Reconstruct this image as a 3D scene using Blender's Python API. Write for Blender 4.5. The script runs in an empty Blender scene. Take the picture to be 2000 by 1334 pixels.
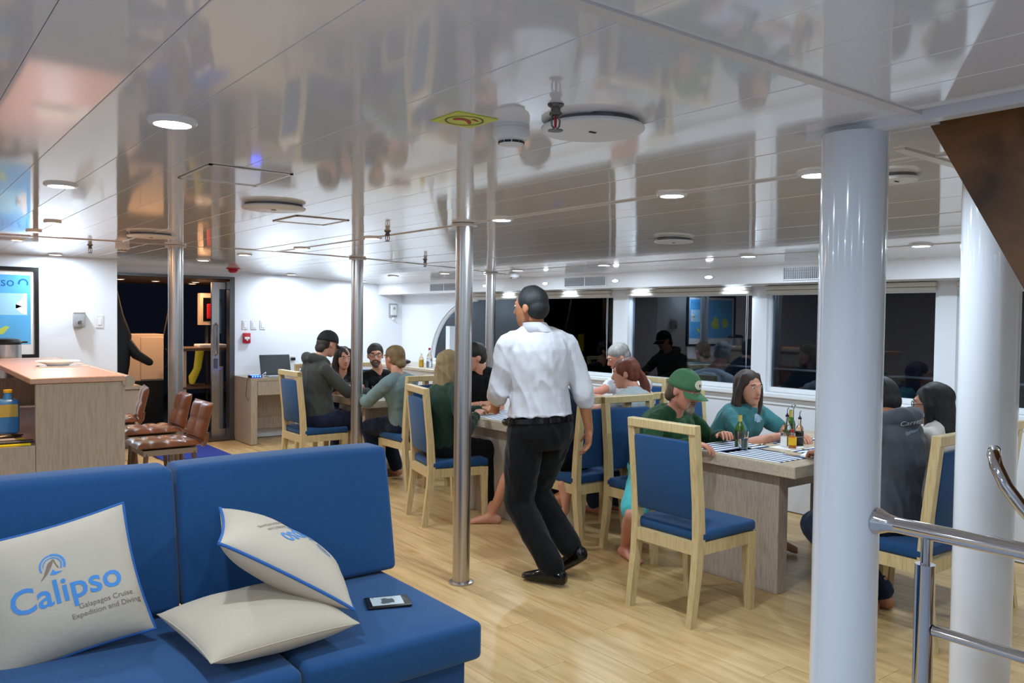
import bpy, bmesh, math, random
from mathutils import Vector, Matrix
from mathutils.bvhtree import BVHTree
random.seed(7)
scene = bpy.context.scene
COL = scene.collection
V = Vector
PI = math.pi
R = math.radians

# ------------------------------------------------------------------ camera
FPX, YAW, HORIZ, ROLL, EYE = 1600.0, 37.8, 620.0, 0.0125, 1.52
_p = math.atan((667 - HORIZ) / FPX)
_fw = V((math.sin(R(YAW)), math.cos(R(YAW)), 0))
_rt = V((_fw.y, -_fw.x, 0))
_up = V((0, 0, 1))
CF = _fw * math.cos(_p) - _up * math.sin(_p)
_u3 = _up * math.cos(_p) + _fw * math.sin(_p)
_r = math.atan(ROLL)
CR = _rt * math.cos(_r) + _u3 * math.sin(_r)
CU = _u3 * math.cos(_r) - _rt * math.sin(_r)
CAM = V((0, 0, EYE))


def at(px, py, d):
    """a measured point of the room: photograph pixel and distance along the view axis in metres"""
    return CAM + (CF * FPX + CR * (px - 1000) - CU * (py - 667)) * (d / FPX)


cd = bpy.data.cameras.new('camera')
cd.sensor_width = 36.0
cd.lens = 36.0 * FPX / 2000.0
cd.clip_start = 0.05
cam = bpy.data.objects.new('camera', cd)
m = Matrix((CR, CU, -CF)).transposed().to_4x4()
m.translation = CAM
cam.matrix_world = m
COL.objects.link(cam)
scene.camera = cam

# ------------------------------------------------------------------ world: a dark night at sea
w = bpy.data.worlds.new('night')
scene.world = w
w.use_nodes = True
w.node_tree.nodes['Background'].inputs[0].default_value = (0.012, 0.016, 0.03, 1)
w.node_tree.nodes['Background'].inputs[1].default_value = 0.25
vs = scene.view_settings
vs.view_transform = 'Standard'
vs.look = 'None'
vs.gamma = 1.0
vs.exposure = 0.0
vs.use_curve_mapping = False
LAMP_W = 10.8          # watts of one ceiling downlight
COOL = (0.71, 0.865, 1.0)
WARM = (1.0, 0.62, 0.36)

# ------------------------------------------------------------------ materials


def lin(h):
    h = h.lstrip('#')
    o = []
    for i in (0, 2, 4):
        c = int(h[i:i + 2], 16) / 255
        o.append(c / 12.92 if c <= 0.04045 else ((c + 0.055) / 1.055) ** 2.4)
    return tuple(o) + (1.0,)


MATS = {}


def mat(name, col='#808080', rough=0.5, metal=0.0, spec=0.5, emit=None, es=0.0, trans=0.0, ior=1.45,
        noise=0.0, nscale=8.0, nstretch=(1, 1, 1), bump=0.0, bscale=200.0, bstretch=(1, 1, 1), sheen=0.0, sss=0.0, coat=0.0, bdist=0.002):
    if name in MATS:
        return MATS[name]
    mt = bpy.data.materials.new(name)
    mt.use_nodes = True
    nt = mt.node_tree
    b = nt.nodes['Principled BSDF']
    c = lin(col)
    b.inputs['Base Color'].default_value = c
    b.inputs['Roughness'].default_value = rough
    b.inputs['Metallic'].default_value = metal
    b.inputs['Specular IOR Level'].default_value = spec
    b.inputs['IOR'].default_value = ior
    b.inputs['Transmission Weight'].default_value = trans
    b.inputs['Sheen Weight'].default_value = sheen
    b.inputs['Coat Weight'].default_value = coat
    if sss:
        b.inputs['Subsurface Weight'].default_value = sss
        b.inputs['Subsurface Radius'].default_value = (0.012, 0.005, 0.003)
        b.inputs['Subsurface Scale'].default_value = 0.6
    if emit:
        b.inputs['Emission Color'].default_value = lin(emit)
        b.inputs['Emission Strength'].default_value = es
    if noise or bump:
        tc = nt.nodes.new('ShaderNodeTexCoord')
    if noise:
        mp = nt.nodes.new('ShaderNodeMapping')
        mp.inputs['Scale'].default_value = nstretch
        nt.links.new(tc.outputs['Object'], mp.inputs[0])
        nz = nt.nodes.new('ShaderNodeTexNoise')
        nz.inputs['Scale'].default_value = nscale
        nz.inputs['Detail'].default_value = 5
        nt.links.new(mp.outputs[0], nz.inputs['Vector'])
        rp = nt.nodes.new('ShaderNodeValToRGB')
        rp.color_ramp.elements[0].position = 0.3
        rp.color_ramp.elements[1].position = 0.72
        lo, hi = 1 - noise, 1 + noise
        rp.color_ramp.elements[0].color = (min(1, c[0] * lo), min(1, c[1] * lo), min(1, c[2] * lo), 1)
        rp.color_ramp.elements[1].color = (min(1, c[0] * hi), min(1, c[1] * hi), min(1, c[2] * hi), 1)
        nt.links.new(nz.outputs[0], rp.inputs[0])
        nt.links.new(rp.outputs[0], b.inputs['Base Color'])
    if bump:
        mp = nt.nodes.new('ShaderNodeMapping')
        mp.inputs['Scale'].default_value = bstretch
        nt.links.new(tc.outputs['Object'], mp.inputs[0])
        nz = nt.nodes.new('ShaderNodeTexNoise')
        nz.inputs['Scale'].default_value = bscale
        nz.inputs['Detail'].default_value = 3
        nt.links.new(mp.outputs[0], nz.inputs['Vector'])
        bm_ = nt.nodes.new('ShaderNodeBump')
        bm_.inputs['Strength'].default_value = bump
        bm_.inputs['Distance'].default_value = bdist
        nt.links.new(nz.outputs[0], bm_.inputs['Height'])
        nt.links.new(bm_.outputs[0], b.inputs['Normal'])
    MATS[name] = mt
    return mt


def stripes(name, c1, c2, axis, period, duty, rough=0.7):
    """flat printed stripes in object space"""
    mt = bpy.data.materials.new(name)
    mt.use_nodes = True
    nt = mt.node_tree
    b = nt.nodes['Principled BSDF']
    b.inputs['Roughness'].default_value = rough
    tc = nt.nodes.new('ShaderNodeTexCoord')
    sx = nt.nodes.new('ShaderNodeSeparateXYZ')
    nt.links.new(tc.outputs['Object'], sx.inputs[0])
    a = nt.nodes.new('ShaderNodeMath'); a.operation = 'DIVIDE'; a.inputs[1].default_value = period
    nt.links.new(sx.outputs[axis], a.inputs[0])
    fr = nt.nodes.new('ShaderNodeMath'); fr.operation = 'FRACT'
    nt.links.new(a.outputs[0], fr.inputs[0])
    gt = nt.nodes.new('ShaderNodeMath'); gt.operation = 'GREATER_THAN'; gt.inputs[1].default_value = duty
    nt.links.new(fr.outputs[0], gt.inputs[0])
    mx = nt.nodes.new('ShaderNodeMix'); mx.data_type = 'RGBA'
    mx.inputs[6].default_value = lin(c1); mx.inputs[7].default_value = lin(c2)
    nt.links.new(gt.outputs[0], mx.inputs[0])
    nt.links.new(mx.outputs[2], b.inputs['Base Color'])
    MATS[name] = mt
    return mt


def wood(name, c1, c2, stretch, scale=6.0, rough=0.4, rnd=0.0, bump=0.1, spec=0.5):
    """grain stretched along one object axis, tone shifted per object"""
    mt = bpy.data.materials.new(name)
    mt.use_nodes = True
    nt = mt.node_tree
    b = nt.nodes['Principled BSDF']
    b.inputs['Roughness'].default_value = rough
    b.inputs['Specular IOR Level'].default_value = spec
    tc = nt.nodes.new('ShaderNodeTexCoord')
    oi = nt.nodes.new('ShaderNodeObjectInfo')
    mu = nt.nodes.new('ShaderNodeVectorMath'); mu.operation = 'MULTIPLY_ADD'
    mu.inputs[1].default_value = (1, 1, 1)
    cx = nt.nodes.new('ShaderNodeCombineXYZ')
    ml = nt.nodes.new('ShaderNodeMath'); ml.operation = 'MULTIPLY'; ml.inputs[1].default_value = 37.0
    nt.links.new(oi.outputs['Random'], ml.inputs[0])
    for k in range(3):
        nt.links.new(ml.outputs[0], cx.inputs[k])
    nt.links.new(tc.outputs['Object'], mu.inputs[0])
    nt.links.new(cx.outputs[0], mu.inputs[2])
    mp = nt.nodes.new('ShaderNodeMapping'); mp.inputs['Scale'].default_value = stretch
    nt.links.new(mu.outputs[0], mp.inputs[0])
    nz = nt.nodes.new('ShaderNodeTexNoise'); nz.inputs['Scale'].default_value = scale
    nz.inputs['Detail'].default_value = 6; nz.inputs['Distortion'].default_value = 0.6
    nt.links.new(mp.outputs[0], nz.inputs['Vector'])
    rp = nt.nodes.new('ShaderNodeValToRGB')
    rp.color_ramp.elements[0].position = 0.30; rp.color_ramp.elements[0].color = lin(c1)
    rp.color_ramp.elements[1].position = 0.58; rp.color_ramp.elements[1].color = lin(c2)
    nt.links.new(nz.outputs[0], rp.inputs[0])
    hs = nt.nodes.new('ShaderNodeHueSaturation')
    mr = nt.nodes.new('ShaderNodeMapRange')
    mr.inputs[3].default_value = 1 - rnd; mr.inputs[4].default_value = 1 + rnd
    nt.links.new(oi.outputs['Random'], mr.inputs[0])
    nt.links.new(mr.outputs[0], hs.inputs['Value'])
    nt.links.new(rp.outputs[0], hs.inputs['Color'])
    nt.links.new(hs.outputs[0], b.inputs['Base Color'])
    if bump:
        bp = nt.nodes.new('ShaderNodeBump'); bp.inputs['Strength'].default_value = bump; bp.inputs['Distance'].default_value = 0.001
        nt.links.new(nz.outputs[0], bp.inputs['Height'])
        nt.links.new(bp.outputs[0], b.inputs['Normal'])
    MATS[name] = mt
    return mt


def pane(name, tint, rough=0.0):
    """thin window glass: see-through, with a Fresnel mirror of the lit room"""
    mt = bpy.data.materials.new(name)
    mt.use_nodes = True
    nt = mt.node_tree
    nt.nodes.clear()
    o = nt.nodes.new('ShaderNodeOutputMaterial')
    tr = nt.nodes.new('ShaderNodeBsdfTransparent'); tr.inputs[0].default_value = tint
    gl = nt.nodes.new('ShaderNodeBsdfGlossy'); gl.inputs['Roughness'].default_value = rough
    gl.inputs[0].default_value = (0.85, 0.93, 1, 1)
    fr = nt.nodes.new('ShaderNodeFresnel'); fr.inputs[0].default_value = 1.55
    mx = nt.nodes.new('ShaderNodeMixShader')
    nt.links.new(fr.outputs[0], mx.inputs[0])
    nt.links.new(tr.outputs[0], mx.inputs[1]); nt.links.new(gl.outputs[0], mx.inputs[2])
    nt.links.new(mx.outputs[0], o.inputs[0])
    MATS[name] = mt
    return mt


mat('wall_paint', '#e9ebf0', 0.35, bump=0.05, bscale=60)
mat('white_gloss', '#eae8e9', 0.16)
mat('ceiling_gloss', '#eae9ec', 0.06, spec=0.62, ior=1.5, bump=0.012, bscale=14, bstretch=(1, 0.25, 1), bdist=0.01)
mat('ceiling_back', '#c2bfbf', 0.6)
mat('strip', '#dcd6d3', 0.3)
mat('frame_white', '#eef0f2', 0.25)
mat('pillar_paint', '#dfe3ea', 0.12, coat=0.3)
mat('steel', '#bdb9b7', 0.30, metal=1.0, bump=0.05, bscale=500, bstretch=(1, 1, 0.02))
mat('chrome', '#c9c9cc', 0.07, metal=1.0)
mat('dark_steel', '#6d6c6c', 0.35, metal=1.0)
mat('black_plastic', '#121315', 0.35)
mat('black_gloss', '#0b0c0e', 0.08)
mat('white_plastic', '#e4e3e3', 0.35)
mat('grey_plastic', '#a8a8ac', 0.4)
mat('red_plastic', '#b3202c', 0.35)
mat('blue_fabric', '#234c7a', 0.9, spec=0.15, noise=0.10, nscale=260, bump=0.35, bscale=900, sheen=0.15, bdist=0.0008)
mat('blue_seat', '#1f4671', 0.85, spec=0.2, noise=0.06, nscale=220, bump=0.25, bscale=700, sheen=0.1, bdist=0.0008)
mat('linen', '#bfb09b', 0.95, spec=0.1, noise=0.05, nscale=400, bump=0.5, bscale=700, sheen=0.2, bdist=0.001)
mat('cotton', '#c4b7a5', 0.9, spec=0.1, noise=0.03, nscale=300, bump=0.3, bscale=26, bdist=0.006)
mat('piping', '#2f62a6', 0.8)
mat('print_blue', '#4f8fd0', 0.8)
mat('print_brown', '#8a7566', 0.8)
wood('chair_wood', '#b89f70', '#cdb788', (14, 14, 1.2), 7, 0.35, 0.03)
wood('table_wood', '#b3a08a', '#c8b79f', (1, 12, 12), 7, 0.3, 0.03)
wood('table_leg_wood', '#9c8c7c', '#b3a292', (12, 12, 1.1), 9, 0.38, 0.03)
wood('bar_wood', '#9d8c79', '#ae9d88', (12, 12, 1.0), 8, 0.4, 0.03)
wood('bar_top_wood', '#b98f76', '#c9a087', (12, 1.0, 12), 8, 0.35, 0.02)
wood('floor_wood', '#b8945e', '#d2b07c', (7, 0.7, 7), 3.2, 0.33, 0.05, bump=0.06, spec=0.4)
wood('stair_wood', '#432811', '#85562b', (9, 1, 1.5), 5, 0.4, 0.02)
mat('leather', '#6a3f27', 0.28, noise=0.2, nscale=9, bump=0.15, bscale=240, coat=0.2)
mat('glass', '#ffffff', 0.02, trans=1.0, ior=1.45)
mat('green_glass', '#5f9a3c', 0.04, trans=0.85, ior=1.45)
mat('water', '#dfe8ee', 0.02, trans=1.0, ior=1.33)
pane('window_glass', (0.82, 0.88, 0.95, 1))
mat('lamp_cool', '#ffffff', emit='#dfeaff', es=34)
mat('lamp_warm', '#ffffff', emit='#ffd9b0', es=16)
mat('led_blue', '#2030ff', emit='#2a48ff', es=14)
mat('skin', '#c98f74', 0.5, sss=0.12, noise=0.05, nscale=14)
mat('skin_tan', '#a9704f', 0.5, sss=0.12, noise=0.05, nscale=14)
mat('skin_pink', '#cc8a72', 0.5, sss=0.12, noise=0.08, nscale=14)
mat('lips', '#a8564f', 0.45)
mat('eye_white', '#d8d4ce', 0.2)
mat('iris', '#2b1d14', 0.15)

# ------------------------------------------------------------------ mesh builder


class MB:
    def __init__(s):
        s.v = []
        s.f = []
        s.mi = []

    def add(s, vs_, fs_, mi=0):
        o = len(s.v)
        s.v += [tuple(x) for x in vs_]
        for f in fs_:
            s.f.append(tuple(i + o for i in f))
            s.mi.append(mi)
        return s

    def box(s, a, b, mi=0):
        x0, y0, z0 = a
        x1, y1, z1 = b
        return s.add([(x0, y0, z0), (x1, y0, z0), (x1, y1, z0), (x0, y1, z0), (x0, y0, z1), (x1, y0, z1), (x1, y1, z1), (x0, y1, z1)],
                     [(0, 3, 2, 1), (4, 5, 6, 7), (0, 1, 5, 4), (1, 2, 6, 5), (2, 3, 7, 6), (3, 0, 4, 7)], mi)

    def rbox(s, a, b, r=0.01, seg=2, mi=0):
        bm = bmesh.new()
        bmesh.ops.create_cube(bm, size=1)
        a, b = V(a), V(b)
        c, d = (a + b) / 2, b - a
        for v_ in bm.verts:
            v_.co = V((v_.co.x * d.x, v_.co.y * d.y, v_.co.z * d.z)) + c
        bmesh.ops.bevel(bm, geom=list(bm.edges), offset=min(r, min(d) * 0.49), segments=seg, profile=0.5, affect='EDGES')
        s.bm(bm, mi)
        return s

    def bm(s, bm, mi=0):
        bm.verts.index_update()
        s.add([v_.co for v_ in bm.verts], [[v_.index for v_ in f.verts] for f in bm.faces], mi)
        bm.free()

    def lathe(s, prof, c=(0, 0, 0), n=20, mi=0, mtx=None):
        vs_, fs_ = [], []
        for (r_, z_) in prof:
            for k in range(n):
                a = 2 * PI * k / n
                p = V((r_ * math.cos(a), r_ * math.sin(a), z_))
                if mtx:
                    p = mtx @ p
                vs_.append(p + V(c))
        for i in range(len(prof) - 1):
            for k in range(n):
                k2 = (k + 1) % n
                fs_.append((i * n + k, i * n + k2, (i + 1) * n + k2, (i + 1) * n + k))
        fs_.append(tuple(reversed(range(n))))
        fs_.append(tuple(range((len(prof) - 1) * n, len(prof) * n)))
        return s.add(vs_, fs_, mi)

    def tube(s, pts, rad, n=10, cap=True, dome=False, mi=0):
        pts = [V(p) for p in pts]
        if not hasattr(rad, '__len__'):
            rad = [rad] * len(pts)
        rad = list(rad)
        if dome:
            d0 = (pts[1] - pts[0]).normalized()
            d1 = (pts[-1] - pts[-2]).normalized()
            r0, r1 = rad[0], rad[-1]
            pts = [pts[0] - d0 * r0 * .95, pts[0] - d0 * r0 * .62] + pts + [pts[-1] + d1 * r1 * .62, pts[-1] + d1 * r1 * .95]
            rad = [r0 * .3, r0 * .78] + rad + [r1 * .78, r1 * .3]
        vs_, fs_ = [], []
        prev = None
        for i, p in enumerate(pts):
            t = (pts[min(i + 1, len(pts) - 1)] - pts[max(i - 1, 0)])
            t = t.normalized() if t.length > 1e-9 else V((0, 0, 1))
            if prev is None:
                a = t.cross(V((0, 0, 1)))
                if a.length < 1e-3:
                    a = t.cross(V((0, 1, 0)))
                a.normalize()
            else:
                a = prev - t * prev.dot(t)
                a.normalize()
            prev = a
            b = t.cross(a)
            for k in range(n):
                an = 2 * PI * k / n
                vs_.append(p + (a * math.cos(an) + b * math.sin(an)) * rad[i])
        for i in range(len(pts) - 1):
            for k in range(n):
                k2 = (k + 1) % n
                fs_.append((i * n + k, i * n + k2, (i + 1) * n + k2, (i + 1) * n + k))
        if cap:
            fs_.append(tuple(reversed(range(n))))
            fs_.append(tuple(range((len(pts) - 1) * n, len(pts) * n)))
        return s.add(vs_, fs_, mi)

    def loft(s, rings, n=20, mi=0):
        """rings: (centre, axis a, axis b) ellipses, closed at both ends"""
        vs_, fs_ = [], []
        for (c, a, b) in rings:
            for k in range(n):
                an = 2 * PI * k / n
                vs_.append(V(c) + V(a) * math.cos(an) + V(b) * math.sin(an))
        for i in range(len(rings) - 1):
            for k in range(n):
                k2 = (k + 1) % n
                fs_.append((i * n + k, i * n + k2, (i + 1) * n + k2, (i + 1) * n + k))
        fs_.append(tuple(reversed(range(n))))
        fs_.append(tuple(range((len(rings) - 1) * n, len(rings) * n)))
        return s.add(vs_, fs_, mi)

    def ell(s, c, a, b, u, n=16, m_=10, mi=0):
        rings = []
        c, a, b, u = V(c), V(a), V(b), V(u)
        for i in range(m_ + 1):
            t = -PI / 2 + PI * (i + 0.0) / m_
            q = max(0.03, math.cos(t))
            rings.append((c + u * math.sin(t), a * q, b * q))
        return s.loft(rings, n, mi)

    def prism(s, poly, z0, z1, fn, mi=0):
        """2-D outline extruded from z0 to z1; fn(a, b, z) gives the point"""
        n = len(poly)
        vs_ = [fn(a, b, z0) for a, b in poly] + [fn(a, b, z1) for a, b in poly]
        fs_ = [tuple(range(n)), tuple(reversed(range(n, 2 * n)))]
        fs_ += [(i, (i + 1) % n, n + (i + 1) % n, n + i) for i in range(n)]
        return s.add(vs_, fs_, mi)

    def mesh(s, name, mats, smooth=False, angle=35):
        me = bpy.data.meshes.new(name)
        me.from_pydata(s.v, [], s.f)
        if not isinstance(mats, (list, tuple)):
            mats = [mats]
        for m_ in mats:
            me.materials.append(MATS[m_] if isinstance(m_, str) else m_)
        if len(mats) > 1:
            me.polygons.foreach_set('material_index', s.mi)
        bm = bmesh.new()
        bm.from_mesh(me)
        bmesh.ops.recalc_face_normals(bm, faces=bm.faces)
        if smooth:
            for f in bm.faces:
                f.smooth = True
            for e in bm.edges:
                if len(e.link_faces) == 2 and e.calc_face_angle(0) > R(angle):
                    e.smooth = False
        bm.to_mesh(me)
        bm.free()
        me.update()
        return me

    def build(s, name, mats, parent=None, smooth=False, loc=None, angle=35):
        return obj(name, s.mesh(name, mats, smooth, angle), parent, loc)


def obj(name, me, parent=None, loc=None):
    o = bpy.data.objects.new(name, me)
    COL.objects.link(o)
    if parent:
        o.parent = parent
    if loc is not None:
        o.location = loc
    return o


def tag(o, label=None, cat=None, group=None, kind=None):
    if label:
        o['label'] = label
    if cat:
        o['category'] = cat
    if group:
        o['group'] = group
    if kind:
        o['kind'] = kind
    return o


def thing(name, label, cat, loc=(0, 0, 0), rz=0.0, group=None):
    o = bpy.data.objects.new(name, None)
    o.empty_display_size = 0.1
    COL.objects.link(o)
    o.location = loc
    o.rotation_euler = (0, 0, rz)
    return tag(o, label, cat, group)


KIDS = {}


def dup(root, loc, rz, label, group=None):
    """a copy of a thing with copies of its parts and sub-parts"""
    r_ = root.copy()
    COL.objects.link(r_)
    r_.location = loc
    r_.rotation_euler = (0, 0, rz)
    r_['label'] = label
    if group:
        r_['group'] = group

    def rec(src, dst):
        for ch in [o for o in SRC if o.parent == src]:
            c = ch.copy()
            COL.objects.link(c)
            c.parent = dst
            rec(ch, c)
    SRC = KIDS.setdefault(root.name, None) or descend(root)
    KIDS[root.name] = SRC
    rec(root, r_)
    return r_


def descend(root):
    out, front = [], [root]
    allo = list(COL.objects)
    while front:
        nx = [o for o in allo if o.parent in front]
        out += nx
        front = nx
    return out


def struct(name, mb, mats, label=None, smooth=False, cat=None, loc=None):
    o = mb.build(name, mats, None, smooth, loc)
    return tag(o, label, cat, None, 'structure')


FONT = None


def text_mesh(name, body, size, mapper, matname, parent, maxedge=0.02, align='CENTER', bold=0.0):
    cu = bpy.data.curves.new('print', 'FONT')
    cu.body = body
    cu.size = size
    cu.align_x = align
    cu.resolution_u = 3
    cu.offset = bold
    to = bpy.data.objects.new('print', cu)
    COL.objects.link(to)
    bpy.context.view_layer.update()
    dg = bpy.context.evaluated_depsgraph_get()
    me = bpy.data.meshes.new_from_object(to.evaluated_get(dg))
    bpy.data.objects.remove(to)
    bm = bmesh.new()
    bm.from_mesh(me)
    bmesh.ops.triangulate(bm, faces=bm.faces)
    for _ in range(5):
        es = [e for e in bm.edges if e.calc_length() > maxedge]
        if not es:
            break
        bmesh.ops.subdivide_edges(bm, edges=es, cuts=1, use_grid_fill=False)
        bmesh.ops.triangulate(bm, faces=bm.faces)
    for v_ in bm.verts:
        v_.co = mapper(v_.co.x, v_.co.y)
    bm.to_mesh(me)
    bm.free()
    me.materials.clear()
    me.materials.append(MATS[matname])
    me.name = name
    return obj(name, me, parent)


def flat_poly(name, polys, mapper, matname, parent, sub=0.02):
    """printed shapes: list of outlines mapped on to a surface"""
    bm = bmesh.new()
    for poly in polys:
        vv = [bm.verts.new((a, b, 0)) for a, b in poly]
        bm.faces.new(vv)
    bmesh.ops.triangulate(bm, faces=bm.faces)
    for _ in range(4):
        es = [e for e in bm.edges if e.calc_length() > sub]
        if not es:
            break
        bmesh.ops.subdivide_edges(bm, edges=es, cuts=1)
        bmesh.ops.triangulate(bm, faces=bm.faces)
    for v_ in bm.verts:
        v_.co = mapper(v_.co.x, v_.co.y)
    me = bpy.data.meshes.new(name)
    bm.to_mesh(me)
    bm.free()
    me.materials.append(MATS[matname])
    return obj(name, me, parent)


def arc_band(cx, cy, r0, r1, a0, a1, n=14):
    p = [(cx + r1 * math.cos(a0 + (a1 - a0) * k / n), cy + r1 * math.sin(a0 + (a1 - a0) * k / n)) for k in range(n + 1)]
    p += [(cx + r0 * math.cos(a0 + (a1 - a0) * k / n), cy + r0 * math.sin(a0 + (a1 - a0) * k / n)) for k in range(n, -1, -1)]
    return p


# ------------------------------------------------------------------ the room


def zc(x):
    return 2.05 - 0.0111 * max(0.0, x - 2.2) ** 2


YB, YL, XW, XS = 9.9, 8.8, 5.75, 5.38     # back wall, wall with the map, window wall, soffit face
X0, Y0 = -2.6, -2.5

# floor: slab with single laid boards
mb = MB().box((X0, Y0, -0.12), (XW + .1, YB + .05, -0.007))
floor = struct('floor', mb, 'floor_wood', 'light oak plank floor of the dining saloon')
bw, bl = 0.19, 1.25
pm = MB().box((-bw / 2 + .0008, -bl / 2 + .0008, -0.0065), (bw / 2 - .0008, bl / 2 - .0008, 0)).mesh('plank', 'floor_wood')
row = 0
x = -0.45
while x < XW - bw:
    y = 1.1 + (row * 0.47) % bl - 2 * bl
    while y < YB:
        c = y + bl / 2
        ymax = YB - 0.02 if x > 1.9 else YL - .02
        if c - bl / 2 > -0.4 and c + bl / 2 < ymax and not (x < 0.5 and c < 2.0):
            obj('plank', pm, floor, (x + bw / 2, c, 0))
        y += bl
    x += bw
    row += 1
# boards cut short at the walls and under the lounge, as one piece
mb = MB()
mb.box((X0, Y0, -0.0065), (XW, 0.88, -0.0005))
mb.box((X0, 0.88, -0.0065), (-0.46, YL, -0.0005))
fl2 = mb.build('edge_boards', 'floor_wood', floor)
mat('bounce_grey', '#9a9ca6', .95, noise=.15, nscale=60)
MB().box((X0, Y0, 0), (2.0, 1.6, .006)).build('bounce_sheet', 'bounce_grey', floor)  # unseen grey sheet added to cool the warm bounce off the boards

# ceiling: cambered backing, glossy boards, joint strips
mb = MB()
xs = [X0 + i * 0.35 for i in range(24)]
xs = [x for x in xs if x < XW] + [XW]


def slab(mb, xa, xb, ya, yb, lift, th):
    n = max(1, int((xb - xa) / 0.3))
    for i in range(n):
        a = xa + (xb - xa) * i / n
        b = xa + (xb - xa) * (i + 1) / n
        za, zb = zc(a) + lift, zc(b) + lift
        mb.add([(a, ya, za), (b, ya, zb), (b, yb, zb), (a, yb, za), (a, ya, za + th), (b, ya, zb + th), (b, yb, zb + th), (a, yb, za + th)],
               [(0, 3, 2, 1), (4, 5, 6, 7), (0, 1, 5, 4), (1, 2, 6, 5), (2, 3, 7, 6), (3, 0, 4, 7)])


slab(mb, X0, 2.14, Y0, 1.03, .012, .05)
slab(mb, 3.06, XW, Y0, 1.03, .012, .05)
slab(mb, X0, XW, 1.03, YB + .02, .012, .05)
ceiling = struct('ceiling', mb, 'ceiling_back', 'low cambered ceiling of glossy cream boards')
cw = 0.2
segs = [(Y0, 1.015), (1.045, 6.64), (6.66, YB)]
pms = {}
for si, (ya, yb) in enumerate(segs):
    L = yb - ya
    pms[si] = MB().rbox((-cw / 2 + .0004, -L / 2, 0), (cw / 2 - .0004, L / 2, 0.014), .0014, 1).mesh('ceiling_board', 'ceiling_gloss')
pms['s'] = MB().rbox((-cw / 2 + .0004, -(YL - 6.66) / 2, 0), (cw / 2 - .0004, (YL - 6.66) / 2, 0.014), .0014, 1).mesh('ceiling_board', 'ceiling_gloss')
i = 0
x = 2.65 - cw / 2 - 26 * cw + cw / 2
while x < XS + .05:
    for si, (ya, yb) in enumerate(segs):
        cxm = x + cw / 2
        if si == 0 and 2.05 < cxm < 3.1:
            continue
        key, yc = si, (ya + yb) / 2
        if si == 2 and cxm < 1.85:
            key, yc = 's', (6.66 + YL) / 2
        o = obj('ceiling_board', pms[key], ceiling, (cxm, yc, zc(cxm) - .001))
        slope = (zc(cxm + .05) - zc(cxm - .05)) / .1
        o.rotation_euler = (random.uniform(-.0008, .0008), -math.atan(slope) + random.uniform(-.003, .003), 0)
    x += cw
    i += 1


def xstrip(name, xa, xb, yc, wdt, th):
    mb = MB()
    n = max(1, int((xb - xa) / 0.3))
    for k in range(n):
        a = xa + (xb - xa) * k / n
        b = xa + (xb - xa) * (k + 1) / n
        za, zb = zc(a) - th, zc(b) - th
        y_, y2 = yc - wdt / 2, yc + wdt / 2
        mb.add([(a, y_, za), (b, y_, zb), (b, y2, zb), (a, y2, za), (a, y_, za + .02), (b, y_, zb + .02), (b, y2, zb + .02), (a, y2, za + .02)],
               [(0, 3, 2, 1), (4, 5, 6, 7), (0, 1, 5, 4), (1, 2, 6, 5), (2, 3, 7, 6), (3, 0, 4, 7)])
    return mb.build(name, 'strip', ceiling)


xstrip('joint_strip', X0, 2.1, 1.03, .03, .007)
xstrip('joint_strip', 2.45, XS, 1.26, .035, .008)
xstrip('joint_strip', X0, XS, 6.65, .016, .005)
MB().box((2.643, 1.05, zc(2.65) - .006), (2.657, 6.64, zc(2.65) + .004)).build('joint_strip', 'strip', ceiling)
MB().box((4.813, 1.05, zc(4.82) - .004), (4.825, 6.64, zc(4.82) + .004)).build('joint_strip', 'strip', ceiling)
# trim around the stair opening
mb = MB().box((2.085, Y0, zc(2.1) - .022), (2.125, 1.34, zc(2.1) + .012))
tag(mb.build('trim_1', 'white_gloss'), 'white edge trim of the ceiling along the stair opening', kind='structure')
mb = MB().box((2.125, Y0, 2.062), (2.145, 1.04, 2.75)).box((3.06, Y0, 2.04), (3.08, 1.04, 2.75)).box((2.125, 1.04, 2.062), (3.08, 1.06, 2.75))
mb.box((2.1, Y0, 2.75), (3.1, 1.06, 2.78))
tag(mb.build('wall_stairwell', 'wall_paint'), 'white lining of the stairwell above the ceiling', kind='structure')
# hatch outlines in the ceiling
for (xa, xb, ya, yb, lab) in ((.93, 1.24, 2.95, 3.33, 0), (1.77, 2.08, 4.17, 4.5, 1)):
    mb = MB()
    z0 = zc(xb) - .006
    t = .012
    for (a, b, c, d) in ((xa, xb, ya, ya + t), (xa, xb, yb - t, yb), (xa, xa + t, ya, yb), (xb - t, xb, ya, yb)):
        mb.box((a, c, z0), (b, d, z0 + .008))
    mb.box((xa, ya, z0 + .003), (xb, yb, z0 + .008), 1)
    tag(mb.build('access_hatch', ['strip', 'ceiling_gloss']), ['square ceiling hatch with thin frame between sofa and main pole', 'smaller square ceiling hatch beside the round vent over the dining floor'][lab], 'hatch')

# walls
struct('wall_back', MB().box((3.4, YB, 0), (XW + .1, YB + .12, 2.1)).box((1.8, YB, 1.965), (3.4, YB + .12, 2.1)), 'wall_paint', 'white back wall behind the desk')
struct('wall_left', MB().box((X0, YL, 0), (1.88, YL + .1, 2.1)).box((1.8, YL + .1, 0), (1.88, YB + .12, 2.1)), 'wall_paint', 'white wall with the framed map')
struct('wall_side', MB().box((X0 - .1, Y0, 0), (X0, YL, 2.1)), 'wall_paint', 'white side wall of the lounge')
struct('wall_front', MB().box((X0, Y0 - .1, 0), (XW, Y0, 2.1)), 'wall_paint', 'white wall at the lounge end')

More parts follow.
